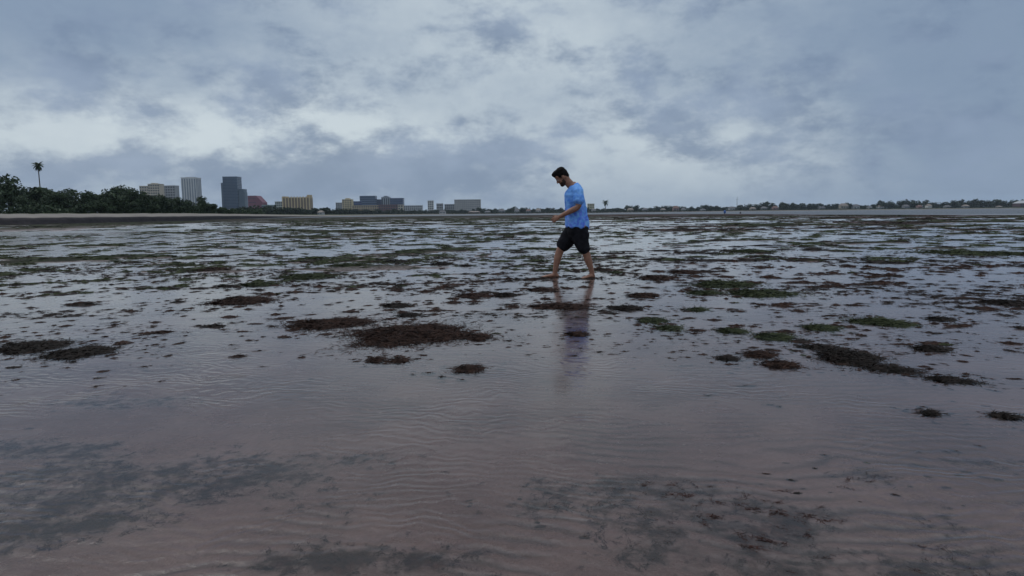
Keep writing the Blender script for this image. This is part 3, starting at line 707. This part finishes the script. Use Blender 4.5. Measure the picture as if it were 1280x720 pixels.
def broad_tree(H, W, leafn, leaf, rg, mat, low=.12):
    cz = H * low; V, F = crown_mesh(W / 2, (H - cz) / 2, cz, leafn, leaf, rg, int(rg.integers(8, 14)))
    crown = mesh_np('crown', V, F, [mat])
    pts = [(0, 0, -.4, H * .028), (H * .01, 0, H * .25, H * .022), (H * .02, 0, H * .6, H * .012)]
    paths = [pts]
    for q in range(4):
        a = q * 1.6 + rg.uniform(0, 1); paths.append([(H * .012, 0, H * (.25 + .06 * q), H * .011), (math.cos(a) * W * .28, math.sin(a) * W * .28, H * (.52 + .07 * q), H * .004)])
    tv, tf = tube_mesh(paths); return crown, pymesh('trunk', tv, tf, M_BARK)
TR = np.random.default_rng(11)
NEAR_T = [broad_tree(8.0, w, 2600, .30, TR, M_LEAF, .04) for w in (8.5, 7.5, 10, 9, 8)]
FAR_T = [broad_tree(10.0, w, 420, .80, TR, M_LEAF2, .03) for w in (11, 13, 10, 15, 12, 9)]
def place_tree(pair, loc, sc, rz, label, group, name='tree', sz=None):
    t = empty(name, loc, rz); t.scale = (sc, sc, sz or sc)
    obj('crown', pair[0], t); obj('trunk', pair[1], t)
    return tag(t, label, 'tree', group)
def land_z(px, Y):
    return 2.3 if px < 300 else 1.1

def left_grove():
    rg = random.Random(3)
    # (px, row of the tree top, depth)
    spec = [(-130, 215, 175), (-95, 210, 182), (-60, 216, 170), (-25, 214, 185), (8, 218, 172), (40, 224, 178), (58, 230, 190), (72, 238, 168), (90, 236, 180), (108, 238, 172), (122, 236, 188),
            (138, 232, 176), (150, 231, 190), (160, 236, 180), (176, 239, 188), (192, 238, 196), (206, 240, 205), (222, 246, 210), (236, 250, 216), (252, 245, 225), (264, 251, 230), (276, 257, 240), (290, 260, 262), (130, 246, 168), (60, 250, 166), (100, 252, 166), (190, 252, 188), (165, 252, 176), (30, 245, 166), (-40, 240, 164), (215, 256, 202)]
    for i, (px, py, Y) in enumerate(spec):
        p = at_depth(px, py, Y); H = (p.z - 1.5) * .96; pr = NEAR_T[i % 5]
        sc = H / 8.0; wsc = sc * rg.uniform(.95, 1.25)
        t = place_tree(pr, (p.x, Y, 1.5), wsc, rg.uniform(0, 6.28), 'dense dark green tree in the grove behind the left beach', 'trees of the grove behind the left beach', 'tree', sc)
        zone = ('left of the lone palm' if px < 30 else 'around the foot of the lone palm' if px < 75 else 'between lone palm and highest crown' if px < 138 else
                'beside the highest crown' if px < 170 else 'in front of the beige and grey blocks' if px < 218 else 'tapering towards the dark glass tower')
        t['label'] = 'dense dark grove tree ' + zone; t['group'] = 'grove trees ' + zone
        if px == 252: t['label'] = 'round topped dark tree between the white tower and the dark glass tower'; del t['group']
        if px == 150: t['label'] = 'highest wide crowned tree in the middle of the left grove'; del t['group']
left_grove()
def leaf_mass(name, label, path, h, n, leaf, depth, mat, seed, grow=None):
    rg = np.random.default_rng(seed); t = rg.uniform(0, len(path) - 1.001, n); i = t.astype(int); f = (t - i)[:, None]; path = np.array(path)
    P = path[i] * (1 - f) + path[i + 1] * f
    hf = 1 + (np.array(grow)[i] if grow else 0 * t)[:, None]; top = h * hf[:, 0] * (.72 + .6 * fbm(P[:, 0] * .35 / leaf * .3, P[:, 1] * .1, 4, .6))
    Q = np.column_stack([P[:, 0], P[:, 1] + rg.uniform(-depth, depth, n), P[:, 2] + rg.uniform(0, 1, n) ** .8 * np.maximum(top, h * .25)])
    u = rg.normal(0, 1, (n, 3)); u /= np.linalg.norm(u, axis=1)[:, None]; b = np.cross(u, rg.normal(0, 1, (n, 3))); b /= np.linalg.norm(b, axis=1)[:, None]; sz = leaf * rg.uniform(.5, 1.3, (n, 1))
    V = np.stack([Q - u * sz, Q + b * sz * .7, Q + u * sz, Q - b * sz * .7], 1).reshape(-1, 3)
    tag(obj(name, mesh_np(name, V, np.arange(4 * n).reshape(-1, 4), [mat])), label, None, None, 'stuff')
def und():
    P = []
    for px, Y in ((-160, 160), (0, 163), (100, 164), (180, 184), (240, 212), (290, 258), (330, 350)):
        p = at_depth(px, 266, Y); P.append((p.x, Y, 1.3))
    leaf_mass('undergrowth', 'dark undergrowth at the foot of the left grove', P, 3.2, 14000, .35, 3, M_LEAF, 2)
    P = []
    for px in range(300, 1380, 40):
        Y = np.interp(px, [300, 420, 560, 1340], [480, 800, 1240, 1330]); p = at_depth(px, 266, Y); P.append((p.x, Y, .6))
    leaf_mass('far_wood', 'unbroken dark wood along the far shore', P, 8.5, 50000, 1.1, 14, M_LEAF2, 6, [max(0, (px - 850) / 1000) for px in range(300, 1380, 40)])
    P = []
    for px in range(560, 1380, 40):
        Y = np.interp(px, [560, 1340], [1140, 1185]); p = at_depth(px, 266, Y); P.append((p.x, Y, .3))
    leaf_mass('shore_scrub', 'low dark scrub in front of the far shore houses', P, 3.4, 15000, .8, 4, M_LEAF2, 9)
und()

def palm(px, ptop, Y, z0, label, fr=26, L=2.2, rt=.16):
    p = at_depth(px, ptop, Y); H = p.z - z0 - L * .35; rg = np.random.default_rng(int(px))
    t = empty('palm_tree', (p.x, Y, z0))
    tag(t, label, 'palm')
    v, f = tube_mesh([[(0, 0, -.3, rt * 1.4), (.1, 0, H * .5, rt), (.05, 0, H, rt * .8)]], 8); obj('trunk', pymesh('trunk', v, f, M_BARK), t)
    for k in range(fr):
        V, F = [], []
        a = k * 2.4; e = 1.25 - 2.1 * (k / fr); l = L * rg.uniform(.8, 1.1)
        pos = Vector((.05, 0, H)); prev = None; n = 7
        for j in range(n + 1):
            tt = j / n; ang = e - tt * 1.15
            if j: pos = pos + Vector((math.cos(a) * math.cos(ang), math.sin(a) * math.cos(ang), math.sin(ang))) * l / n
            wdt = l * .17 * math.sin(math.pi * min(.97, tt * .9 + .1)) + .02
            sd_ = Vector((-math.sin(a), math.cos(a), 0)) * wdt; o = len(V)
            V += [pos + sd_ - Vector((0, 0, wdt * .5)), pos, pos - sd_ - Vector((0, 0, wdt * .5))]
            if j: F += [(o - 3, o - 2, o + 1, o), (o - 2, o - 1, o + 2, o + 1)]
        obj('frond', pymesh('frond', V, F, M_LEAF), t)
palm(47, 203.5, 180, 2.0, 'tall lone palm rising above the grove at the left edge', 30, 1.7, .14)
palm(757, 250.5, 1190, 1.0, 'pair of feathery palm crowns just right of the walking man', 24, 8.0, .5)

MARKS = [(318, 'the maroon pink block'), (340, 'the low teal building'), (369, 'the yellow hotel'), (402, 'the small white foreshore house'), (424, 'the small grey block'), (434, 'the narrow cream tower'), (459, 'the blue grey block'),
         (485, 'the red brown building'), (515, 'the pale long block'), (538, 'the small white tower'), (562, 'the dark roofed block'), (584, 'the wide grey hotel'), (627, 'the first grey far house'), (660, 'the red roofed far house'), (700, 'the hand of the man'),
         (739, 'the yellow cream block'), (757, 'the twin palm'), (788, 'the beige house'), (806, 'the grey house'), (845, 'the pink house'), (880, 'the white house by the post'), (906, 'the blue marker post'), (921, 'the thin mast'),
         (942, 'the cream house by the mast'), (970, 'the small pinkish house'), (1028, 'the grey roofed far house'), (1056, 'the wide cream house'), (1088, 'the narrow white house'), (1134, 'the low grey house'), (1162, 'the brightest white house'), (1186, 'the grey house by the bright one'), (1209, 'the tan roofed grey house'), (1251, 'the last grey house'), (1285, 'the big dark house')]
def shore_trees():
    rg = random.Random(8)
    def run(x0, x1, step, topf, Y0, Y1, label, group, zl=1.0):
        px = x0
        while px < x1:
            Y = rg.uniform(Y0, Y1); p = at_depth(px, topf(px) + rg.uniform(-1.2, 1.4), Y); H = max(3.0, p.z - zl); sc = H / 10
            place_tree(FAR_T[rg.randrange(6)], (p.x, Y, zl - .2), sc * rg.uniform(1.0, 1.5), rg.uniform(0, 6.28), label, group, 'tree', sc)
            t = COL.objects[-1].parent
            q = min(MARKS, key=lambda m: abs(m[0] - px)); side = 'left of' if px < q[0] else 'right of'
            t['label'] = label.split(' of ')[0].split(' along ')[0].split(' in front')[0].split(' at ')[0] + f' just {side} {q[1]}'; t['group'] = t['label'] + ' group'
            px += step * rg.uniform(.6, 1.4)
    run(300, 350, 6, lambda x: 262, 420, 520, 'small dark tree along the shore below the pink building', 'shore trees below the pink building', 1.2)
    run(340, 420, 6, lambda x: 261.5 - 2.5 * math.exp(-((x - 402) / 9) ** 2), 600, 800, 'dark tree along the shore in front of the yellow hotel', 'shore trees in front of the yellow hotel')
    run(420, 560, 8, lambda x: 264.2, 1160, 1230, 'low dark tree in front of the blue city blocks', 'shore trees in front of the blue city blocks')
    run(545, 612, 6, lambda x: 261.5, 1160, 1230, 'low dark tree in front of the wide grey hotel', 'shore trees in front of the wide grey hotel')
    run(600, 790, 7.5, lambda x: 259.3 - .5 * math.sin(x * .09), 1190, 1260, 'bushy dark tree of the far shore behind the walking man', 'far shore trees behind the walking man')
    run(786, 930, 8, lambda x: 256.9 - .9 * math.sin(x * .13), 1200, 1270, 'bushy dark tree of the far shore between the man and the thin mast', 'far shore trees between the man and the mast')
    run(926, 1110, 8, lambda x: 253.4 - 1.2 * math.sin(x * .085 + 1), 1200, 1280, 'tall dark tree of the far shore right of the thin mast', 'far shore trees right of the mast')
    run(1100, 1330, 8, lambda x: 250.2 - (x - 1100) * .008 - .8 * math.sin(x * .1), 1220, 1300, 'tall dark tree at the right end of the far shore', 'far shore trees at the right end')
shore_trees()
def order_labels():
    """trees that would share a label are told apart by their order from left to right"""
    same = {}
    for o in COL.objects:
        if o.get('category') == 'tree': same.setdefault(o['label'], []).append(o)
    for lab, os_ in same.items():
        n = len(os_)
        if n < 2: continue
        os_.sort(key=lambda o: o.location.x / o.location.y); lw = ('second', 'third', 'fourth')
        for i, o in enumerate(os_):
            w = 'leftmost' if i == 0 else 'rightmost' if i == n - 1 else 'middle' if i * 2 == n - 1 else lw[i - 1] + ' from left,' if i < n / 2 else lw[n - 2 - i] + ' from right,'
            o['label'] = w + ' ' + lab; o['group'] = lab.replace(' tree', ' trees', 1)
order_labels()

# ------------------------------------------------------------------ buildings
BMATS = {}
def paint(c, rough=.7):
    k = tuple(round(v, 3) for v in c)
    if k not in BMATS: BMATS[k] = simple('painted_wall', c, tuple(v * .86 for v in c), .06, rough, .25)
    return BMATS[k]
M_WIN = simple('window_glass', (.045, .06, .085), (.03, .04, .06), .1, .25, .5)
M_WINB = simple('blue_window_glass', (.03, .055, .11), (.02, .04, .08), .1, .2, .5)
M_ROOFS = [simple('roof_tiles', (.16, .10, .085), None, .8, .8, .2), simple('roof_tiles', (.13, .13, .14), None, .8, .8, .2), simple('roof_tiles', (.22, .19, .17), None, .8, .8, .2)]
def box_vf(x0, x1, y0, y1, z0, z1):
    V = [(x, y, z) for z in (z0, z1) for y in (y0, y1) for x in (x0, x1)]
    return V, [(0, 2, 3, 1), (4, 5, 7, 6), (0, 1, 5, 4), (1, 3, 7, 5), (3, 2, 6, 7), (2, 0, 4, 6)]
def box(name, b, m, parent=None):
    V, F = box_vf(*b); return obj(name, pymesh(name, V, F, m), parent)
def tower(name, label, cat, px0, px1, ptop, Y, wall, floors, bays, depth=.7, style='grid', win=M_WIN, roofbits=(), parapet=True, z0=.6):
    """building by the photo columns px0..px1 and roof row ptop, at distance Y"""
    a = at_depth(px0, ptop, Y); b = at_depth(px1, ptop, Y); w = b.x - a.x; H = (a.z + b.z) / 2 - z0; d = max(10, w * depth)
    t = empty(name, ((a.x + b.x) / 2, Y + d / 2, z0)); tag(t, label, cat)
    hw, hd = w / 2, d / 2
    box('wall', (-hw, hw, -hd, hd, -2, H), wall, t)
    if parapet: box('parapet', (-hw - .3, hw + .3, -hd - .3, hd + .3, H, H + max(.8, H * .018)), wall, t)
    fh = H / floors
    if style == 'band':                                                    # ribbon window round each floor
        V, F = box_vf(-hw - .12, hw + .12, -hd - .12, hd + .12, -fh * .24, fh * .24); me = pymesh('window_band', V, F, win)
        for k in range(floors): obj('window_band', me, t, (0, 0, fh * (k + .52)))
    elif style == 'strip':                                                 # upright strips between piers
        bw = w / bays; V, F = box_vf(-bw * .26, bw * .26, -.15, .4, fh * .5, H - fh * .4); me = pymesh('window_strip', V, F, win)
        for k in range(bays): obj('window_strip', me, t, (-hw + bw * (k + .5), -hd, 0))
        sb = max(2, int(bays * depth)); V, F = box_vf(-.15, .4, -d / sb * .26, d / sb * .26, fh * .5, H - fh * .4); me = pymesh('window_strip', V, F, win)
        for k in range(sb):
            obj('window_strip', me, t, (-hw, -hd + d / sb * (k + .5), 0)); obj('window_strip', me, t, (hw - .25, -hd + d / sb * (k + .5), 0))
    else:
        bw = w / bays; V, F = box_vf(-bw * .3, bw * .3, -.14, .4, -fh * .27, fh * .27); me = pymesh('window', V, F, win)
        for k in range(floors):
            for q in range(bays): obj('window', me, t, (-hw + bw * (q + .5), -hd, fh * (k + .52)))
    for x0, x1, h in roofbits: box('roof_block', (-hw + w * x0, -hw + w * x1, -hd * .6, hd * .6, H, H + h), wall, t)
    return t, w, d, H

def city():
    cream, pale, grey, white = paint((.42, .37, .30)), paint((.36, .36, .36)), paint((.27, .28, .30)), paint((.50, .51, .53))
    T = tower
    T('apartment_building', 'blurred beige block half hidden behind the left grove', 'building', 174, 186, 233, 1500, cream, 12, 4, .8)
    T('apartment_building', 'taller beige block behind the left grove, beside the small grey one', 'building', 184.5, 199, 230.5, 1400, cream, 13, 5, .8, roofbits=[(.2, .6, 3)])
    T('apartment_building', 'small grey flat block behind the grove, left of the white tower', 'building', 203, 218.5, 232.5, 1450, grey, 12, 5, .7)
    T('office_tower', 'tall pale grey tower with upright window strips above the grove', 'tower', 226, 244.5, 222.6, 1400, white, 22, 6, .8, 'strip', paint((.20, .23, .28)), [(.25, .8, 2.5)])
    t, w, d, H = T('glass_tower', 'tallest dark blue glass tower on the skyline', 'tower', 278, 296, 221.5, 1500, paint((.055, .085, .13), .35), 26, 6, .8, 'band', M_WINB)
    box('side_wing', (-w / 2 - 5.2, -w / 2, -d * .4, d * .4, -2, H * .86), paint((.075, .105, .15), .4), t); box('side_wing', (w / 2, w / 2 + 11.5, -d * .35, d * .4, -2, H * .70), paint((.085, .12, .165), .4), t)
    box('side_wing', (w / 2 + 6, w / 2 + 13, -d * .3, d * .35, -2, H * .62), paint((.085, .12, .165), .4), t)
    # pink block with a slanted right end
    a = at_depth(309.5, 244.6, 1300); b = at_depth(320, 244.6, 1300); c = at_depth(328, 253, 1300); z0 = .6
    t = empty('office_block', (a.x, 1300, z0)); tag(t, 'maroon pink block with a slanted right roof edge', 'building')
    w1, w2, h1, h2 = b.x - a.x, c.x - a.x, a.z - z0, c.z - z0
    P = [(0, -2), (w2, -2), (w2, h2), (w1, h1), (0, h1)]; V = [(x, 0, z) for x, z in P] + [(x, 26, z) for x, z in P]
    obj('wall', pymesh('wall', V, [(0, 1, 2, 3, 4), (9, 8, 7, 6, 5)] + [(i, i + 5, (i + 1) % 5 + 5, (i + 1) % 5) for i in range(5)], paint((.17, .065, .095))), t)
    V, F = box_vf(.8, w1 * .98, -.12, .3, -.7, .7); me = pymesh('window_band', V, F, paint((.075, .045, .075), .3))
    for k in range(5): obj('window_band', me, t, (0, 0, h1 * (k + .6) / 5.4))
    T('low_building', 'long low teal building right of the pink block', 'building', 327, 344, 256.6, 1250, paint((.20, .27, .28)), 4, 8, .5, 'band')
    T('apartment_building', 'pale block joined to the left of the yellow hotel', 'building', 343.5, 353, 252.3, 1250, paint((.33, .36, .34)), 6, 4, .8)
    t, w, d, H = T('hotel', 'yellow hotel with upright piers and a raised right end', 'hotel', 353, 386.5, 246.6, 1220, paint((.44, .34, .20)), 9, 9, .45, 'strip', paint((.16, .13, .11)), parapet=False)
    for k in range(10): box('pier', (-w / 2 + w * k / 9 - .8, -w / 2 + w * k / 9 + .8, -d / 2 - 1.0, -d / 2, -2, H + 1.6), paint((.46, .37, .23)), t)
    box('roof_block', (w * .40, w * .5, -d * .4, d * .4, H, H + 4.2), paint((.44, .34, .20)), t); box('roof_block', (-w * .5, -w * .40, -d * .4, d * .4, H, H + 1.8), paint((.44, .34, .20)), t)
    T('apartment_building', 'small grey block left of the narrow cream tower', 'building', 419.5, 427.5, 253.6, 1500, grey, 6, 3, .8)
    T('apartment_building', 'narrow cream and yellow tower left of the blue blocks', 'building', 427.5, 439.5, 249.6, 1450, paint((.45, .38, .24)), 8, 4, .8, roofbits=[(.3, .75, 3.2)])
    T('office_block', 'low deep blue block behind the tan building', 'building', 440, 450, 252, 1550, paint((.055, .075, .19)), 6, 4, .8, 'band', M_WINB)
    T('office_block', 'big blue grey block above the tan building', 'building', 449.5, 468.5, 245.2, 1600, paint((.085, .12, .19)), 9, 6, .7, 'band', M_WINB)
    T('office_block', 'small navy block between the blue grey and the pale towers', 'building', 468, 476, 249.6, 1620, paint((.05, .065, .13)), 7, 3, .7, 'band', M_WINB)
    T('apartment_building', 'pale grey tower with rounded top between two blue blocks', 'building', 476.5, 487, 246.8, 1640, paint((.25, .28, .32)), 8, 4, .7, 'strip', M_WIN, [(.15, .85, 2.2), (.3, .7, 3.6)])
    T('office_block', 'dark navy block at the right of the blue group', 'building', 487.5, 503.5, 248, 1600, paint((.04, .06, .14)), 8, 5, .7, 'band', M_WINB)
    T('low_building', 'long tan low building in front of the blue blocks', 'building', 440, 473.5, 257.2, 1400, paint((.36, .29, .20)), 4, 12, .3)
    T('low_building', 'dark red brown building below the navy block', 'building', 473, 497, 256.3, 1380, paint((.13, .07, .075)), 4, 8, .4)
    T('low_building', 'narrow cream end block right of the red brown building', 'building', 497.3, 503.8, 256.2, 1380, paint((.40, .36, .30)), 4, 2, .8)
    T('apartment_building', 'pale long flat block right of the cream end block', 'building', 504, 527.5, 257.2, 1400, paint((.38, .40, .44)), 4, 9, .35)
    T('apartment_building', 'small white tower standing alone on the middle skyline', 'building', 534.5, 541.5, 251.2, 1500, paint((.45, .45, .45)), 6, 3, .8, roofbits=[(.1, .9, 1.2)])
    T('house_block', 'low grey block with dark roof right of the small white tower', 'building', 545.5, 553.5, 255, 1450, grey, 4, 4, .8, roofbits=[(.0, 1, 1.2)])
    T('house_block', 'low dark roofed block touching the wide grey hotel', 'building', 555.5, 568, 255.6, 1450, paint((.22, .23, .25)), 4, 5, .6)
    T('hotel', 'wide pale grey hotel left of the walking man', 'hotel', 567.8, 600.5, 249.8, 1350, paint((.36, .36, .37)), 7, 14, .4, 'grid', paint((.17, .18, .20)))
    T('apartment_building', 'small yellow cream block just right of the man\'s shirt', 'building', 734.8, 743, 255, 1330, paint((.45, .42, .30)), 4, 4, .8)
city()

def house(px0, px1, proof, Y, wall, roof, label, group=None, floors=2):
    m_ = (px0 + px1) / 2; q_ = .12 * (px1 - px0); a = at_depth(px0 + q_, proof + .5, Y); b = at_depth(px1 - q_, proof + .5, Y); w = b.x - a.x; z0 = .8; H = max(4.0, a.z - z0); eav = H * .62; d = max(9, w * .7)
    t = empty('house', ((a.x + b.x) / 2, Y, z0)); tag(t, label, 'house', group)
    box('wall', (-w / 2, w / 2, 0, d, -1.5, eav), wall, t)
    V = [(-w / 2 - .5, -.6, eav + .01), (w / 2 + .5, -.6, eav + .01), (w / 2 + .5, d + .6, eav + .01), (-w / 2 - .5, d + .6, eav + .01), (-w * .32, d / 2, H), (w * .32, d / 2, H)]
    rf = obj('roof', pymesh('roof', V, [(0, 1, 5, 4), (2, 3, 4, 5), (1, 2, 5), (3, 0, 4), (3, 2, 1, 0)], roof), t)
    n = max(2, int(w / 4)); V, F = box_vf(-w / n * .24, w / n * .24, -.08, .2, -eav * .16, eav * .16); me = pymesh('window', V, F, M_WIN)
    for k in range(n): obj('window', me, t, (-w / 2 + w / n * (k + .5), 0, eav * .6))
def houses():
    wh, cr, gy, pk = paint((.38, .39, .41)), paint((.28, .26, .23)), paint((.20, .21, .23)), paint((.27, .18, .18))
    r1, r2, r3 = M_ROOFS
    house(280.5, 285.5, 260.6, 400, wh, r2, 'leftmost of three tiny white huts below the dark glass tower')
    house(286.8, 291, 261.2, 400, wh, r2, 'middle one of three tiny white huts below the dark glass tower')
    house(295, 299.5, 260.6, 410, wh, r2, 'rightmost of three tiny white huts below the dark glass tower')
    house(396, 403, 262.6, 590, wh, r3, 'small white house at the foot of the tree right of the yellow hotel')
    house(521, 527, 264.0, 1150, wh, r3, 'small bright house below the pale long flat block')
    house(548, 558, 262.5, 1150, wh, r2, 'white shore house below the dark roofed low blocks')
    house(583, 602, 263.3, 1150, pk, r3, 'low pinkish house below the wide grey hotel')
    house(605, 614, 263.0, 1170, wh, r2, 'white low house at the foot of trees right of the wide grey hotel')
    hs = [(622, 632, 261, gy, r2), (642, 650, 260.6, wh, r2), (657, 664, 261, gy, r1), (669, 677, 260.2, wh, r3)]
    for (x0, x1, y, w, r), l in zip(hs, ('first grey far house right of the wide grey hotel', 'white house second from the wide grey hotel among the far trees', 'grey red roofed far house left of the hand of the man', 'small white house closest to the hand of the man')): house(x0, x1, y, 1180, w, r, l)
    house(739, 746, 260.4, 1180, wh, r2, 'white house below the small yellow cream block')
    house(784, 793, 259.6, 1180, cr, r3, 'beige house among the trees left of the pink house')
    house(841, 850, 256.8, 1185, pk, r1, 'pink house with dark red roof among the far shore trees', None)
    house(803, 810, 259.6, 1185, gy, r2, 'grey house between the beige house and the pink house')
    house(826, 833, 260, 1185, gy, r3, 'small grey house directly left of the pink house')
    house(852, 858, 259.4, 1185, wh, r2, 'small white house directly right of the pink house')
    house(876, 883, 260.4, 1190, wh, r2, 'white house left of the blue marker post')
    hs = [(911, 920, 257.6, wh, r2), (938, 946, 258.4, cr, r3), (952, 960, 257.6, gy, r2)]
    for (x0, x1, y, w, r), l in zip(hs, ('white house at the foot of the thin mast', 'cream house first to the right of the thin mast', 'grey house second to the right of the thin mast')): house(x0, x1, y, 1190, w, r, l)
    hs = [(966, 974, 257.0, pk, r1), (1024, 1033, 257.2, gy, r2), (1050, 1062, 253.6, cr, r3), (1066, 1076, 254.8, wh, r2), (1086, 1091, 256.6, wh, r2), (1098, 1106, 255.8, wh, r3), (1130, 1138, 255.2, gy, r2), (1148, 1154, 255.6, pk, r1), (1182, 1190, 256, gy, r2), (1205, 1213, 255.2, gy, r3)]
    for (x0, x1, y, w, r), l in zip(hs, ('small pinkish house with red roof right of the mast houses', 'grey roofed far house left of the wide cream house', 'wide cream house with tan roof under a round tree', 'white grey roofed house next right of the wide cream house', 'narrow white house second right of the wide cream house', 'white tan roofed house left of the low grey house', 'low grey house left of the brightest white house', 'small red roofed house touching the left of the brightest white house', 'grey house next right of the brightest white house', 'tan roofed grey house second right of the brightest white house')): house(x0, x1, y, 1200, w, r, l)
    house(1159.5, 1166, 254.4, 1195, paint((.62, .62, .62)), r3, 'brightest white house on the right far shore')
    house(1248, 1254, 256.6, 1200, gy, r3, 'grey house left of the big house at the right edge')
    house(1273, 1300, 250, 1190, paint((.09, .06, .07)), paint((.36, .37, .39)), 'big dark house with white roof edge at the right edge')
houses()

def posts():
    wood = simple('dark_wood', (.05, .045, .045), None, 3, .8, .2); blue = simple('blue_paint', (.03, .10, .32), None, 3, .5, .4)
    p = at_depth(906, 262.6, 240); t = empty('marker_post', (p.x, 240, 0)); tag(t, 'small blue topped marker post standing in the channel', 'post')
    v, f = tube_mesh([[(0, 0, -1, .12), (0, 0, .75, .11)]], 10); obj('pole', pymesh('pole', v, f, wood), t)
    v, f = tube_mesh([[(0, 0, .35, .36), (0, 0, .55, .42), (0, 0, .95, .40)]], 12); obj('float_collar', pymesh('float_collar', v, f, blue), t)
    p = at_depth(925.5, 264.2, 240); t = empty('marker_post', (p.x, 240, 0)); tag(t, 'dark stub post standing in the channel right of the blue one', 'post')
    v, f = tube_mesh([[(0, 0, -1, .20), (0, 0, .55, .18)]], 10); obj('pole', pymesh('pole', v, f, wood), t)
    box('crossbar', (-.38, .38, -.06, .06, .22, .36), wood, t)
    Y = 1230; p = at_depth(921.5, 246, Y); t = empty('mast', (p.x, Y, .8)); tag(t, 'thin tall mast above the far shore trees', 'mast'); H = p.z - .8
    v, f = tube_mesh([[(0, 0, -1, .42), (0, 0, H * .6, .34), (0, 0, H, .18)]], 8); obj('pole', pymesh('pole', v, f, M_ROOFS[1]), t)
    box('spreader', (-2.2, 2.2, -.15, .15, H * .8, H * .8 + .3), M_ROOFS[1], t)
posts()

# ------------------------------------------------------------------ haze
def haze():
    m = bpy.data.materials.new('haze'); m.use_nodes = True; nt = m.node_tree; nt.nodes.clear()
    v = nt.nodes.new('ShaderNodeVolumePrincipled'); o = nt.nodes.new('ShaderNodeOutputMaterial')
    v.inputs['Color'].default_value = (.72, .85, 1.0, 1); v.inputs['Density'].default_value = .00006; v.inputs['Anisotropy'].default_value = .2
    nt.links.new(v.outputs[0], o.inputs['Volume'])
    b = box('haze', (-6300, 6300, -6300, 6300, -2.4, 112), m); tag(b, None, None, None, 'stuff')
haze()
